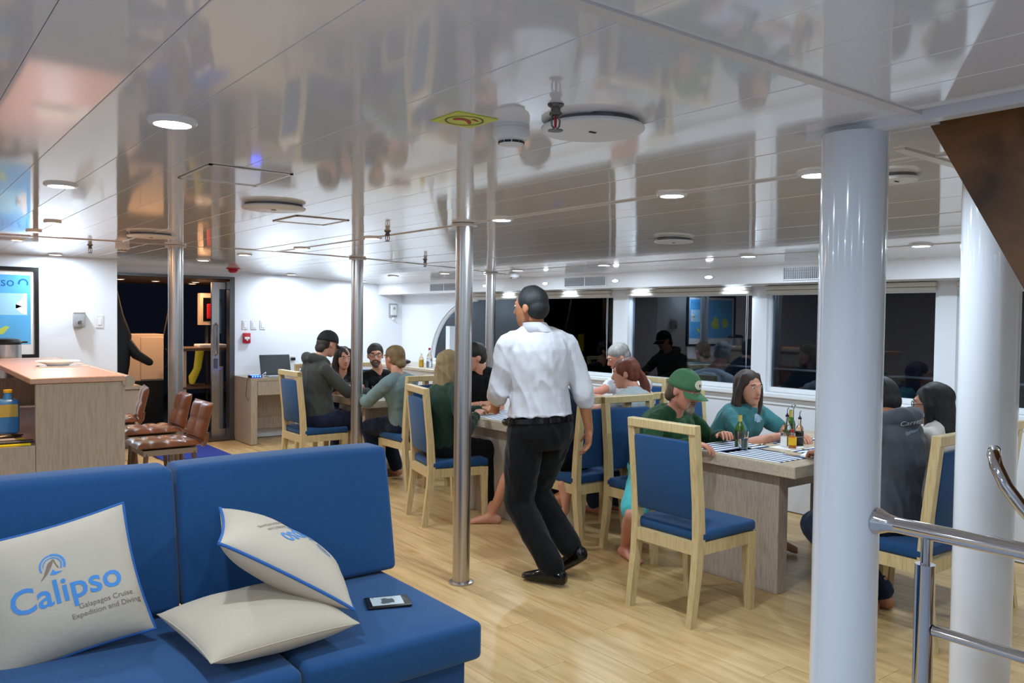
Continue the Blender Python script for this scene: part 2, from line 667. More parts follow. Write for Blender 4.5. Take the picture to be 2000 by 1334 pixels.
HZ, SZ = 1.74, 0.945
ws = [(-.6, .9), (1.03, 2.53), (2.65, 4.02), (4.15, 5.59)]
mb = MB()
mb.box((XW, Y0, 0), (XW + .1, YB, SZ - .03))
mb.box((XW, Y0, HZ), (XW + .1, YB, 2.1))
mb.box((XW, Y0, SZ - .03), (XW + .1, -.6, HZ))
for a, b in ((.9, 1.03), (2.53, 2.65), (4.02, 4.15), (5.59, 5.78)):
    mb.box((XW, a, SZ - .03), (XW + .1, b, HZ))
arc = [(8.15, HZ)]
for k in range(0, 13):
    t = PI / 2 * k / 12
    arc.append((8.15 + 1.02 * math.sin(t), SZ - .03 + (HZ - SZ + .03) * math.cos(t)))
mb.prism(arc + [(YB, SZ - .03), (YB, HZ)], XW, XW + .1, lambda a, b, z: (z, a, b))
struct('wall_right', mb, 'wall_paint', 'white hull side wall with a row of windows')
mb = MB().rbox((XW - .05, Y0, SZ - .045), (XW + .02, 9.2, SZ - .005), .008, 2)
mb.box((XW - .012, Y0, SZ - .1), (XW, 9.2, SZ - .045))
tag(mb.build('trim_2', 'frame_white'), 'long white window sill', kind='structure')
# window panes and frames
wl = ['dark window beyond the pillars', 'dark window at the right behind the white pillar', 'dark window behind the woman in teal', 'dark window behind the man in the green cap']
for i, (a, b) in enumerate(ws):
    f = MB()
    t = .035
    for (y1, y2, z1, z2) in ((a, b, SZ - .005, SZ + t), (a, b, HZ - .012, HZ), (a, a + t, SZ + t, HZ - .012), (b - t * .6, b, SZ + t, HZ - .012)):
        f.box((XW + .03, y1, z1), (XW + .075, y2, z2))
    wn = struct('window_%d' % (4 - i), f, 'frame_white', wl[i])
    MB().box((XW + .05, a + .01, SZ), (XW + .056, b - .01, HZ)).build('pane', 'window_glass', wn)
f = MB()
pts = [V((XW + .05, y, z)) for y, z in arc[1:]]
f.tube(pts, .03, 8)
f.box((XW + .03, 5.78, SZ - .005), (XW + .075, 9.15, SZ + .03))
f.box((XW + .03, 5.78, SZ + .03), (XW + .075, 5.82, HZ))
f.box((XW - .03, 8.66, SZ), (XW + .075, 8.75, 1.40))
f.box((XW + .03, 5.78, HZ - .012), (XW + .075, 8.2, HZ))
wn = struct('window_5', f, 'frame_white', 'long dark window with an arched end behind the waiter')
g = [(5.79, SZ), (5.79, HZ)] + arc
MB().prism(g, XW + .05, XW + .056, lambda a, b, z: (z, a, b)).build('pane', 'window_glass', wn)

# soffit over the windows
mb = MB().prism([(XS, 1.805), (XS - .015, 1.96), (XS - .015, 2.04), (XW, 2.04), (XW, 1.805)], Y0, YB, lambda a, b, z: (a, z, b))
tag(mb.build('trim_3', 'white_gloss'), 'white soffit running above the windows', kind='structure')
# blind cassettes with cords
bl_lab = ['raised blind over the rightmost dark window', 'raised blind over the window beside the white pillar', 'raised blind over the window behind the woman in teal', 'raised blind over the window behind the man in the green cap', 'raised blind over the long arched window']
mat('blind', '#ded9cf', 0.5)
for i, (a, b) in enumerate(ws + [(5.8, 8.15)]):
    t = thing('window_blind', bl_lab[i], 'blind', (XW, (a + b) / 2, HZ), group='raised window blinds')
    h = (b - a) / 2 - .01
    MB().rbox((-.05, -h, .028), (-.002, h, .06), .006).build('cassette', 'blind', t)
    MB().rbox((-.045, -h, -.002), (-.004, h, .026), .008).build('bottom_rail', 'blind', t)
    if i in (1, 3, 4, 0):
        MB().tube([(-.03, -h + .02, 0), (-.028, -h + .025, -.3), (-.03, -h + .03, -.62), (-.03, -h + .04, -.3), (-.03, -h + .035, 0)], .0018, 5).build('cord', 'white_plastic', t)

# sliding door of the aft deck
t = MB()
t.box((1.88, YB - .02, 1.935), (3.42, YB + .10, 1.965))
t.box((3.36, YB - .02, 0), (3.42, YB + .10, 1.935))
t.box((1.88, YB - .02, 0), (1.92, YB + .10, 1.935))
t.box((1.88, YB - .04, 0), (3.42, YB + .12, .03))
d1 = struct('door_1', t, 'dark_steel', 'wide glazed steel doorway to the aft deck')
lf = MB()
lf.box((3.19, YB + .12, .03), (3.28, YB + .16, 1.90)).box((3.28, YB + .12, 1.82), (3.9, YB + .16, 1.90)).box((3.28, YB + .12, .03), (3.9, YB + .16, .12))
leaf = lf.build('door_leaf', 'steel', d1)
MB().box((3.28, YB + .135, .12), (3.9, YB + .142, 1.82)).build('pane', 'window_glass', leaf)
MB().tube([(3.235, YB + .12, 1.02), (3.235, YB + .06, 1.04), (3.235, YB + .06, 1.38), (3.235, YB + .12, 1.40)], .014, 8).build('handle', 'chrome', leaf, True)
MB().rbox((3.215, YB + .105, .86), (3.26, YB + .12, .98), .004).build('lock', 'dark_steel', leaf)

# aft deck beyond the door
mat('deck_blue', '#1a3350', 0.8, noise=.2, nscale=30)
mat('deck_ceiling', '#6b5648', 0.4)
mat('beige_panel', '#cdb39a', 0.5)
tag(MB().box((.6, YB + .13, -.1), (6.5, 16, -.005)).build('floor_deck', 'deck_blue'), 'dark blue deck outside the glass door', kind='structure')
tag(MB().box((.6, YB + .17, 1.93), (6.5, 12.4, 2.0)).build('ceiling_deck', 'deck_ceiling'), 'brown deck head with small lamps outside the door', kind='structure')
# ------------------------------------------------------------------ lamps


def downlight(x, y, z, label, group='round recessed ceiling lights', r=.055, warm=False, power=None, rot=None, lamp=True):
    t = thing('downlight', label, 'ceiling light', (x, y, z), group=group)
    if rot:
        t.rotation_euler = rot
    MB().lathe([(r * .86, -.002), (r * .9, -.009), (r * 1.12, -.008), (r * 1.2, -.001), (r * 1.2, .004), (r * .86, .004)], n=28).build('trim_ring', 'white_gloss', t, True)
    MB().lathe([(r * .88, -.006), (r * .88, -.003)], n=24).build('lens', 'lamp_warm' if warm else 'lamp_cool', t)
    if lamp:
        ld = bpy.data.lights.new('lamp', 'AREA')
        ld.shape = 'DISK'
        ld.size = r * 1.6
        ld.energy = LAMP_W if power is None else power
        ld.color = WARM if warm else COOL
        ld.spread = R(180)
        lo = bpy.data.objects.new('lamp', ld)
        COL.objects.link(lo)
        lo.parent = t
        lo.location = (0, 0, -.012)
    return t


L2 = 'recessed ceiling light '
for x, y, lab in (
        (2.65, 1.66, L2 + 'half hidden by the thick white pillar'),
        (2.65, 2.33, L2 + 'over the empty chair, left of the white pillar'),
        (2.65, 3.52, L2 + 'just right of the main steel pole'),
        (2.65, 4.97, L2 + 'on the thin seam between the two nearer steel poles'),
        (2.65, 6.13, L2 + 'on the thin seam left of the far steel pole'),
        (4.82, 2.33, L2 + 'between the two white pillars'),
        (4.82, 3.53, L2 + 'above the table of the man in the green cap'),
        (4.82, 4.97, L2 + 'to the right of the waiter, near the soffit'),
        (4.82, 6.14, L2 + 'beside the smoke detector behind the waiter'),
        (4.72, 7.25, L2 + 'beside the far air grille'),
        (4.70, 8.30, L2 + 'nearest the far corner of the saloon'),
        (0.65, 2.38, L2 + 'large and bright above the blue sofa'),
        (0.61, 3.86, L2 + 'above the floor between sofa and bar'),
        (1.30, 8.53, L2 + 'in front of the wall with the map'),
        (2.54, 8.24, L2 + 'in front of the glass door'),
        (2.57, 7.18, L2 + 'right of the pole near the bar'),
        (4.00, 9.55, L2 + 'close to the back wall above the laptop'),
        (4.95, 9.55, L2 + 'close to the back wall right of the laptop')):
    downlight(x, y, zc(x) - .002, lab)
# unseen lamps added for lighting, continuing the grid above the lounge behind the viewer
for x, y in ((0.65, 0.95), (0.65, -.5), (-1.3, .95), (-1.3, -.5), (-1.3, 2.4), (-1.3, 3.9), (4.82, 0.9), (4.82, -.6), (0.65, -1.9)):
    downlight(x, y, zc(x) - .002, 'unseen recessed ceiling light added over the lounge behind the viewer', 'added lounge lamps outside the picture')
for y, lab in ((5.47, 'warm bar light nearest the viewer'), (6.19, 'warm bar light in the middle of three'), (7.01, 'warm bar light farthest back')):
    downlight(.82, y, zc(.8) - .002, lab, 'warm lights over the bar', .04, True, 9)
for k, y in enumerate((4.31, 5.38, 6.38, 7.42)):
    t = downlight(XS - .008, y, 1.868, ['small light in the soffit above the man in the green cap', 'small light in the soffit right of the wide air grille', 'small light in the soffit left of the wide air grille', 'small light in the soffit by the thin far pole'][k],
                  'small soffit lights', .028, False, 1.2, (0, R(84), 0), False)
    t.scale = (.45, 1.5, 1)
    ld = bpy.data.lights.new('lamp', 'SPOT')
    ld.energy = 6; ld.spot_size = R(110); ld.spot_blend = .6; ld.shadow_soft_size = .02; ld.color = COOL
    lo = bpy.data.objects.new('lamp', ld); COL.objects.link(lo)
    lo.parent = t
    mw = Matrix.Translation((XW - .16, y, 1.80)) @ Matrix.Rotation(R(-62), 4, 'Y')
    bpy.context.view_layer.update()
    lo.matrix_parent_inverse = t.matrix_world.inverted()
    lo.matrix_basis = mw
for k, (x, y) in enumerate(((2.33, 10.75), (2.80, 11.0), (3.25, 10.85), (3.40, 11.5))):
    downlight(x, y, 1.928, ['deck lamp nearest the wall edge', 'deck lamp left of the pole', 'deck lamp right of the pole, lower', 'deck lamp right of the pole, upper'][k] + ' seen through the door', 'deck lamps', .05, True, 7)

# ------------------------------------------------------------------ ceiling fittings


def disc(x, y, r, label):
    z = zc(x)
    t = thing('ceiling_vent', label, 'vent', (x, y, z), group='round flush ceiling vents')
    MB().lathe([(r * .9, 0), (r * .9, -.012)], n=40).build('collar', 'dark_steel', t, True)
    MB().lathe([(r * .97, -.012), (r, -.014), (r, -.02), (r * .97, -.023), (.0001, -.024)], n=48).build('cover', 'white_plastic', t, True)
    MB().rbox((-.012, -.004, -.027), (.012, .004, -.023), .002).build('latch', 'black_plastic', t)


disc(1.54, 1.64, .14, 'large round white ceiling vent beside the sprinkler')
disc(1.52, 3.85, .15, 'round white ceiling vent between the two square hatches')
disc(3.90, 3.41, .12, 'round ceiling vent over the middle dining table')
disc(1.46, 5.85, .15, 'round ceiling vent left of the pole near the bar')
disc(2.87, 1.48, .07, 'small round ceiling vent right of the white pillar')


def sprinkler(x, y, label):
    t = thing('sprinkler', label, 'sprinkler', (x, y, zc(x)), group='pendent fire sprinklers')
    MB().lathe([(.022, 0), (.02, -.006), (.012, -.012), (.012, -.022), (.016, -.023), (.016, -.03), (.008, -.032)], n=14).build('body', 'dark_steel', t, True)
    fr = MB()
    for s_ in (-1, 1):
        fr.tube([(s_ * .008, 0, -.03), (s_ * .014, 0, -.042), (s_ * .012, 0, -.056), (s_ * .003, 0, -.064)], .0025, 6)
    fr.build('frame_arms', 'dark_steel', t, True)
    MB().lathe([(.003, -.03), (.0035, -.045), (.003, -.06)], n=8).build('bulb', 'red_plastic', t, True)
    MB().lathe([(.004, -.062), (.019, -.066), (.019, -.068), (.004, -.069)], n=14).build('deflector', 'dark_steel', t, True)


sprinkler(1.33, 1.55, 'pendent sprinkler with red bulb beside the large round vent')
sprinkler(2.51, 4.51, 'pendent sprinkler between the main pole and the far pole')
sprinkler(3.81, 6.17, 'small far sprinkler right of the far steel pole')
sprinkler(1.33, 7.14, 'sprinkler near the wall with the map')


def smoke(x, y, label):
    t = thing('smoke_detector', label, 'smoke detector', (x, y, zc(x)), group='white smoke detectors')
    MB().lathe([(.05, 0), (.05, -.012)], n=28).build('base', 'white_plastic', t, True)
    MB().lathe([(.05, -.0125), (.051, -.03), (.046, -.04), (.034, -.046), (.034, -.054), (.026, -.058), (.001, -.06)], n=28).build('body', 'white_plastic', t, True)
    sl = MB()
    for k in range(10):
        a = 2 * PI * k / 10
        c, s_ = math.cos(a), math.sin(a)
        q = MB().box((.0325, -.009, -.053), (.036, .009, -.0475))
        sl.add([(c * p[0] - s_ * p[1], s_ * p[0] + c * p[1], p[2]) for p in q.v], q.f)
    sl.build('slots', 'black_plastic', t)


smoke(1.385, 1.80, 'white smoke detector between the yellow sign and the round vent')
smoke(5.02, 6.45, 'white smoke detector behind the head of the waiter')
smoke(1.51, 6.89, 'white smoke detector near the pole by the bar')
t = thing('fire_beacon', 'red fire beacon on the ceiling above the glass door', 'beacon', (3.2, 9.3, zc(3.2)))
MB().lathe([(.075, 0), (.075, -.012), (.05, -.018)], n=20).build('base', 'red_plastic', t, True)
MB().lathe([(.05, -.014), (.055, -.03), (.04, -.05), (.01, -.055)], n=20).build('lens', 'red_plastic', t, True)
# yellow safety sign stuck to the ceiling
mat('sign_yellow', '#d6dc4e', 0.4)
mat('sign_red', '#b0302c', 0.5)
sg = thing('safety_sign', 'yellow square safety sign with red hook symbol in a black ring on the ceiling', 'sign', (1.245, 1.825, zc(1.2) - .004), R(0))
MB().box((-.065, -.065, -.002), (.065, .065, .001)).build('plate', 'sign_yellow', sg)
mp_ = lambda a, b: V((a, b, -.0032))
flat_poly('ring', [arc_band(0, 0, .048, .052, a, a + PI / 2, 10) for a in (0, PI / 2, PI, 3 * PI / 2)], mp_, 'black_plastic', sg)
hook = [(.028, .022), (.034, .018), (.02, -.004), (.0, -.018), (-.02, -.022), (-.034, -.012), (-.036, .004), (-.026, .008), (-.016, .0), (-.004, -.004), (.01, .004)]
flat_poly('symbol', [hook, [(.004, -.024), (.03, -.014), (.034, -.02), (.01, -.032)]], mp_, 'sign_red', sg)

# ------------------------------------------------------------------ poles and pillars


def pole(x, y, r, label, flange=True, extra=None):
    t = thing('support_pole', label, 'pole', (x, y, 0), group='brushed steel support poles')
    MB().lathe([(r, .0), (r, zc(x) - .001)], n=32).build('shaft', 'steel', t, True)
    MB().lathe([(r + .004, zc(x) - .02), (r + .022, zc(x) - .018), (r + .022, zc(x) - .004), (r + .004, zc(x) - .003)], n=32).build('top_collar', 'strip', t, True)
    if flange:
        MB().lathe([(r + .002, 0.001), (r + .022, .001), (r + .022, .008), (r + .002, .012)], n=32).build('base_flange', 'steel', t, True)
    return t


pole(2.63, 3.84, .049, 'main brushed steel pole left of the waiter')
pole(1.84, 6.65, .055, 'steel pole behind the bar stools')
pole(3.40, 6.65, .053, 'steel pole in front of the man in the dark hoodie')
pole(4.88, 6.65, .048, 'far thin steel pole beside the shoulder of the waiter')
for x, y, r, z1, lab in ((2.125, 1.215, .0865, 2.03, 'thick white pillar with the handrail flange'), (3.22, 1.30, .10, 2.04, 'white pillar at the right edge beyond the stair rail')):
    t = thing('pillar', lab, 'pillar', (x, y, 0), group='white painted pillars')
    MB().lathe([(r, 0), (r, z1)], n=56).build('shaft', 'pillar_paint', t, True)
    MB().lathe([(r + .001, 0.0005), (r + .012, .0005), (r + .012, .03), (r + .001, .034)], n=40).build('base_ring', 'white_gloss', t, True)

# handrail of the stairwell
t = thing('stair_railing', 'polished steel guard rail bolted to the thick white pillar', 'railing', (2.125, 1.0, 0))
MB().tube([(0, .135, .985), (0, -.9, .985)], .021, 18).build('top_rail', 'chrome', t, True)
MB().lathe([(.021, 0), (.024, -.02), (.034, -.045), (.036, -.055), (.03, -.06)], n=24, mtx=Matrix.Translation((0, .072, .985)) @ Matrix.Rotation(R(90), 4, 'X')).build('wall_flange', 'chrome', t, True)
MB().tube([(0, -.005, .0), (0, -.005, .90)], .0245, 18).build('post', 'chrome', t, True)
MB().lathe([(.012, .90), (.012, .975)], c=(0, -.005, 0), n=14).build('post_pin', 'chrome', t, True)
MB().tube([(0, -.03, .735), (0, -.9, .735)], .0145, 14).build('middle_rail', 'chrome', t, True)
MB().tube([(0, -.03, .46), (0, -.9, .46)], .0145, 14).build('middle_rail', 'chrome', t, True)
t = thing('stair_handrail', 'curved polished handrail of the stairs going down beside the right pillar', 'railing', (2.36, .75, 0))
P_ = [(.10, .22, 1.155), (.06, .205, 1.17), (.02, .19, 1.165), (0, .175, 1.14), (0, .15, 1.09), (0, .11, 1.04), (0, .03, .96), (0, -.2, .74), (0, -.45, .5)]
MB().tube(P_, .017, 14).build('rail', 'chrome', t, True)
# wooden stairs to the upper deck
st = thing('staircase', 'dark varnished wooden stairs rising through the ceiling at the right', 'stairs', (2.25, 0, 0))
sl_ = 1.84
for xx in (0.0, .66):
    y_hi = 1.075
    poly = [(y_hi, 2.045), (y_hi, 2.06), (y_hi + .0, 2.5), (y_hi - .3, 2.5), (y_hi - .52 - .2, 1.7), (-.55, .0), (-.12, .0)]
    poly = [(1.085, 2.075), (1.30, 2.45), (1.02, 2.45), (.76, 1.96), (-.33, 0), (-.035, 0)]
    MB().prism(poly, xx, xx + .04, lambda a, b, z: (z, a, b)).build('stringer', 'stair_wood', st)
for k in range(9):
    z = .22 + k * .235
    y = -.17 + z * .533
    MB().rbox((.042, y - .12, z - .016), (.658, y + .12, z + .016), .005).build('tread', 'stair_wood', st)
# ------------------------------------------------------------------ sofa
mat('fabric_seam', '#1f4a80', 0.9)
SX = 1.70
sofa = thing('sofa', 'long blue upholstered sofa in the foreground', 'sofa', (0, 2.35, 0))


def cushion(name, a, b, r=.03, puff=.012, tilt=None, mname='blue_fabric'):
    bm = bmesh.new()
    bmesh.ops.create_cube(bm, size=1)
    a, b = V(a), V(b)
    c, d = (a + b) / 2, b - a
    for v_ in bm.verts:
        v_.co = V((v_.co.x * d.x, v_.co.y * d.y, v_.co.z * d.z))
    bmesh.ops.bevel(bm, geom=list(bm.edges), offset=r, segments=4, profile=0.5, affect='EDGES')
    bmesh.ops.subdivide_edges(bm, edges=[e for e in bm.edges if e.calc_length() > .15], cuts=5, use_grid_fill=True)
    for v_ in bm.verts:
        q = V((v_.co.x / d.x * 2, v_.co.y / d.y * 2, v_.co.z / d.z * 2))
        k = [1 - min(1, abs(t)) ** 2 for t in q]
        o = V((0, 0, 0))
        if abs(q.z) > .9:
            o.z = math.copysign(puff * math.sqrt(max(0, k[0] * k[1])), q.z)
        if abs(q.y) > .9:
            o.y = math.copysign(puff * math.sqrt(max(0, k[0] * k[2])), q.y)
        if abs(q.x) > .9:
            o.x = math.copysign(puff * .5 * math.sqrt(max(0, k[1] * k[2])), q.x)
        v_.co += o
        if tilt:
            v_.co.y += (v_.co.z + d.z / 2) * tilt
        v_.co += c
    mb = MB()
    mb.bm(bm)
    return mb.build(name, mname, sofa, True, angle=60)


cushion('seat_cushion', (1.035, -.012, .30), (SX, .80, .435), .022, .008)
cushion('seat_cushion', (-.10, -.012, .30), (1.025, .80, .435), .03, .01)
cushion('seat_cushion', (-1.25, -.012, .30), (-.11, .80, .435), .03, .01)
cushion('back_cushion', (.865, .66, .45), (1.735, .82, .955), .022, .008, .2)
cushion('back_cushion', (-.28, .66, .45), (.855, .82, .955), .03, .01, .2)
cushion('back_cushion', (-1.25, .66, .45), (-.29, .82, .955), .03, .01, .2)
MB().rbox((-1.24, .03, .02), (SX - .045, .92, .297), .012).build('base', 'blue_fabric', sofa, True)
mb = MB()
for x in (-1.2, .2, 1.55):
    for y in (.08, .86):
        mb.box((x, y, 0), (x + .05, y + .05, .02))
mb.build('feet', 'black_plastic', sofa)

# ------------------------------------------------------------------ scatter cushions


class Pillow:
    def __init__(s, c, eu, ev, a, b, T, pinch=.07):
        s.c, s.eu, s.ev = V(c), V(eu).normalized(), None
        n = s.eu.cross(V(ev)).normalized()
        s.ev = n.cross(s.eu).normalized()
        s.n = n
        s.a, s.b, s.T, s.p = a, b, T, pinch

    def pt(s, u, v_, side=1, off=0.0):
        x = s.a * u * (1 - s.p * (1 - v_ * v_))
        y = s.b * v_ * (1 - s.p * (1 - u * u))
        h = s.T * (max(0, 1 - abs(u) ** 2.6) * max(0, 1 - abs(v_) ** 2.6)) ** .55
        h *= 1 + .035 * math.sin(7 * u + 3 * v_) * math.cos(5 * v_ - 2 * u)
        return s.c + s.eu * x + s.ev * y + s.n * side * (h + off)

    def build(s, name, label, mname, group, pip=None, N=26):
        mb = MB()
        g = {}
        for side in (1, -1):
            for i in range(N + 1):
                for j in range(N + 1):
                    edge = i in (0, N) or j in (0, N)
                    if side == -1 and edge:
                        g[(side, i, j)] = g[(1, i, j)]
                        continue
                    g[(side, i, j)] = len(mb.v)
                    u, v_ = math.sin(PI / 2 * (2 * i / N - 1)), math.sin(PI / 2 * (2 * j / N - 1))
                    mb.v.append(tuple(s.pt(u, v_, side)))
        for side in (1, -1):
            for i in range(N):
                for j in range(N):
                    f = [g[(side, i, j)], g[(side, i + 1, j)], g[(side, i + 1, j + 1)], g[(side, i, j + 1)]]
                    mb.f.append(tuple(f if side == 1 else reversed(f)))
                    mb.mi.append(0)
        root = tag(mb.build(name, mname, None, True, angle=80), label, 'cushion', group)
        if pip:
            ring = [(-1 + 2 * k / 16, -1) for k in range(16)] + [(1, -1 + 2 * k / 16) for k in range(16)] + [(1 - 2 * k / 16, 1) for k in range(16)] + [(-1, 1 - 2 * k / 16) for k in range(17)]
            MB().tube([s.pt(u * .998, v_ * .998) for u, v_ in ring], .0055, 8).build('piping', pip, root, True)
        else:
            ring = [(-1 + 2 * k / 16, -1) for k in range(16)] + [(1, -1 + 2 * k / 16) for k in range(16)] + [(1 - 2 * k / 16, 1) for k in range(16)] + [(-1, 1 - 2 * k / 16) for k in range(17)]
            MB().tube([s.pt(u * .998, v_ * .998) for u, v_ in ring], .0022, 6).build('seam', mname, root, True)
        return root

    def mapper(s, rot=0.0, ox=0.0, oy=0.0):
        sx, sy = getattr(s, 'shift', (0, 0))
        ca, sa = math.cos(rot), math.sin(rot)

        def f(x, y):
            x, y = x + ox, y + oy
            x2, y2 = sx + ca * x - sa * y, sy + sa * x + ca * y
            return s.pt(max(-.99, min(.99, x2 / s.a)), max(-.99, min(.99, y2 / s.b)), 1, .0012)
        return f


def logo_print(root, p, rot, flip=0):
    text_mesh('logo_word', 'Calipso', .112, p.mapper(rot, .02, -.045), 'print_blue', root, .02, bold=.0016)
    text_mesh('logo_line', 'Galapagos Cruise', .0235, p.mapper(rot, .125, -.085), 'print_brown', root, .02)
    text_mesh('logo_line', 'Expedition and Diving', .0235, p.mapper(rot, .12, -.112), 'print_brown', root, .02)
    m_ = p.mapper(rot, -.005, .08)
    flat_poly('logo_wave', [arc_band(0, 0, .033, .040, R(-25), R(90), 10), arc_band(0, 0, .033, .038, R(90), R(200), 10), arc_band(0, .0, .025, .029, R(-35), R(90), 10), arc_band(0, 0, .025, .028, R(90), R(180), 10)], m_, 'print_blue', root, .015)
    flat_poly('logo_fin', [[(-.042, -.04), (-.03, -.026), (-.012, .01), (.006, .022), (.004, .01), (-.004, -.004), (-.018, -.022), (-.034, -.036)], [(.004, .02), (.008, .006), (.014, -.012), (.018, -.012), (.012, .004), (.009, .02)]], m_, 'print_brown', root, .015)
    flat_poly('logo_shark', [[(-.012, -.028), (.0, -.012), (.006, -.022), (.026, -.026), (.004, -.032)]], m_, 'print_blue', root, .015)


pa = Pillow((.455, 2.915, .635), (1, -.12, .21), (-.2, .42, 1), .235, .215, .075)
ra = pa.build('scatter_cushion', 'square cream cushion with blue piping and Calipso logo leaning at the left of the sofa', 'cotton', 'cushions on the sofa', 'piping')
logo_print(ra, pa, R(0))
pb = Pillow((.985, 2.62, .515), (1, .06, 0), (-.03, 1, .02), .245, .235, .078, .05)
pb.build('scatter_cushion', 'plain beige linen cushion lying flat on the sofa', 'linen', 'cushions on the sofa')
ec = V((1.12, 2.735, .672))
pc = Pillow(ec, V((.41, -.13, -.262)), V((.25, .93, .06)), .25, .225, .085, .06)
rc_ = pc.build('scatter_cushion', 'cream cushion with blue piping tilted on top of the plain linen one', 'cotton', 'cushions on the sofa', 'piping')
pc.shift = (.05, .06)
logo_print(rc_, pc, R(-118))
# e-reader
er = thing('e_reader', 'black e-reader with a lit page lying on the right sofa seat', 'e-reader', (1.505, 2.68, .444), R(-20))
mat('page', '#b9c3c6', 0.35, noise=.03)
mat('page_ink', '#4c5357', 0.5)
MB().rbox((-.083, -.058, 0), (.083, .058, .009), .006).build('body', 'black_plastic', er, True)
MB().box((-.062, -.045, .0092), (.055, .045, .0098)).build('screen', 'page', er)
q = lambda a, b: V((a, b, .0101))
flat_poly('page_picture', [[(-.03, -.02), (-.022, -.032), (.004, -.028), (.012, -.022), (.022, -.026), (.024, .004), (.018, .022), (.006, .018), (-.01, .03), (-.024, .02), (-.022, .0)]], q, 'page_ink', er)
flat_poly('page_heading', [[(-.056, .034), (-.048, .034), (-.048, .040), (-.056, .040)]], q, 'page_ink', er)

# ------------------------------------------------------------------ dining chairs
CH = 'pale oak dining chairs with blue upholstery'


def chair_proto(loc, rz, label):
    t = thing('dining_chair', label, 'chair', loc, rz, CH)
    hw = .205

    def post(y):
        mb = MB()
        prof = [(-.255, 0, .020, .016), (-.215, .30, .024, .02), (-.205, .44, .026, .021), (-.215, .62, .023, .021), (-.255, 1.0, .021, .021)]
        vs_, fs_ = [], []
        for (x, z, a, b) in prof:
            vs_ += [(x - a, y - b, z), (x + a, y - b, z), (x + a, y + b, z), (x - a, y + b, z)]
        for i in range(len(prof) - 1):
            for k in range(4):
                fs_.append((i * 4 + k, i * 4 + (k + 1) % 4, i * 4 + 4 + (k + 1) % 4, i * 4 + 4 + k))
        fs_ += [(3, 2, 1, 0), tuple(range(len(vs_) - 4, len(vs_)))]
        return mb.add(vs_, fs_)
    for y in (-hw, hw):
        post(y).build('back_post', 'chair_wood', t)
    for y in (-hw, hw):
        MB().loft([((.215, y, 0), (.02, .016, 0), (-.016, .02, 0)), ((.205, y, .30), (.028, .02, 0), (-.02, .028, 0)), ((.205, y, .415), (.03, .022, 0), (-.022, .03, 0))], 4).build('leg', 'chair_wood', t)
    for y in (-hw, hw):
        MB().box((-.19, y - .017, .355), (.20, y + .017, .418)).build('side_rail', 'chair_wood', t)
    MB().box((.19, -hw + .015, .355), (.225, hw - .015, .418)).build('front_rail', 'chair_wood', t)
    MB().box((-.235, -hw + .018, .355), (-.20, hw - .018, .418)).build('rear_rail', 'chair_wood', t)
    MB().rbox((-.277, -hw - .021, .955), (-.23, hw + .021, 1.003), .004, 1).build('top_rail', 'chair_wood', t)
    mb = MB()
    mb.rbox((-.21, -hw - .022, .418), (.235, hw + .022, .475), .018, 3)
    mb.build('seat', 'blue_seat', t, True)
    mb = MB()
    bm = bmesh.new()
    bmesh.ops.create_cube(bm, size=1)
    for v_ in bm.verts:
        v_.co = V((v_.co.x * .05, v_.co.y * (2 * hw - .042), v_.co.z * .395))
    bmesh.ops.bevel(bm, geom=list(bm.edges), offset=.014, segments=2, profile=.5, affect='EDGES')
    for v_ in bm.verts:
        v_.co += V((-.2285 - (v_.co.z) * .1, 0, .722))
    mb.bm(bm)
    mb.build('backrest', 'blue_seat', t, True)
    return t


CHAIRS = [
    ((3.41, 2.81, 0), 0, 'empty chair in the foreground at the head of the nearest table'),
    ((3.405, 5.15, 0), R(-14), 'chair of the blonde woman in the dark green sweater'),
    ((3.27, 7.24, 0), 0, 'chair of the man in the dark hoodie and cap'),
    ((4.01, 3.64, 0), R(-92), 'chair of the man in the green cap'),
    ((3.86, 4.19, 0), R(88), 'chair just behind the right arm of the waiter'),
    ((3.82, 6.36, 0), R(90), 'chair of the woman in the grey long sleeved top'),
    ((4.60, 3.66, 0), R(-90), 'chair of the woman in the teal shirt'),
    ((4.03, 2.0, 0), R(90), 'chair by the stair rail of the man in the grey hoodie'),
    ((4.62, 2.05, 0), R(88), 'chair of the woman in the white hoodie'),
    ((4.50, 4.19, 0), R(90), 'chair of the red haired woman with the ponytail'),
    ((4.03, 5.92, 0), R(-90), 'chair of the man in the black shirt behind the main pole'),
    ((3.70, 7.95, 0), R(-90), 'chair of the dark haired woman at the far table'),
    ((4.22, 7.95, 0), R(-90), 'chair of the man with glasses at the far table'),
    ((5.22, 5.05, 0), R(180), 'chair of the grey haired man by the window'),
]
c0 = None
for (loc, rz, lab) in CHAIRS:
    lab = 'oak and blue ' + lab
    if c0 is None:
        c0 = chair_proto(loc, rz, lab)
    else:
        dup(c0, loc, rz, lab)

# ------------------------------------------------------------------ dining tables


def table(x0, x1, y0, y1, label):
    t = thing('dining_table', label, 'table', ((x0 + x1) / 2, (y0 + y1) / 2, 0), group='oak dining tables')
    hx, hy = (x1 - x0) / 2, (y1 - y0) / 2
    MB().rbox((-hx, -hy, .672), (hx, hy, .74), .004, 1).build('table_top', 'table_wood', t)
    for s_ in (-1, 1):
        a = s_ * (hx - .06)
        MB().rbox((min(a, a - s_ * .09), -.27 if s_ else 0, 0), (max(a, a - s_ * .09), .27, .671), .003, 1).build('panel_leg', 'table_leg_wood', t)
    MB().box((-hx + .15, -.02, .50), (hx - .15, .02, .66)).build('stretcher', 'table_leg_wood', t)
    return t


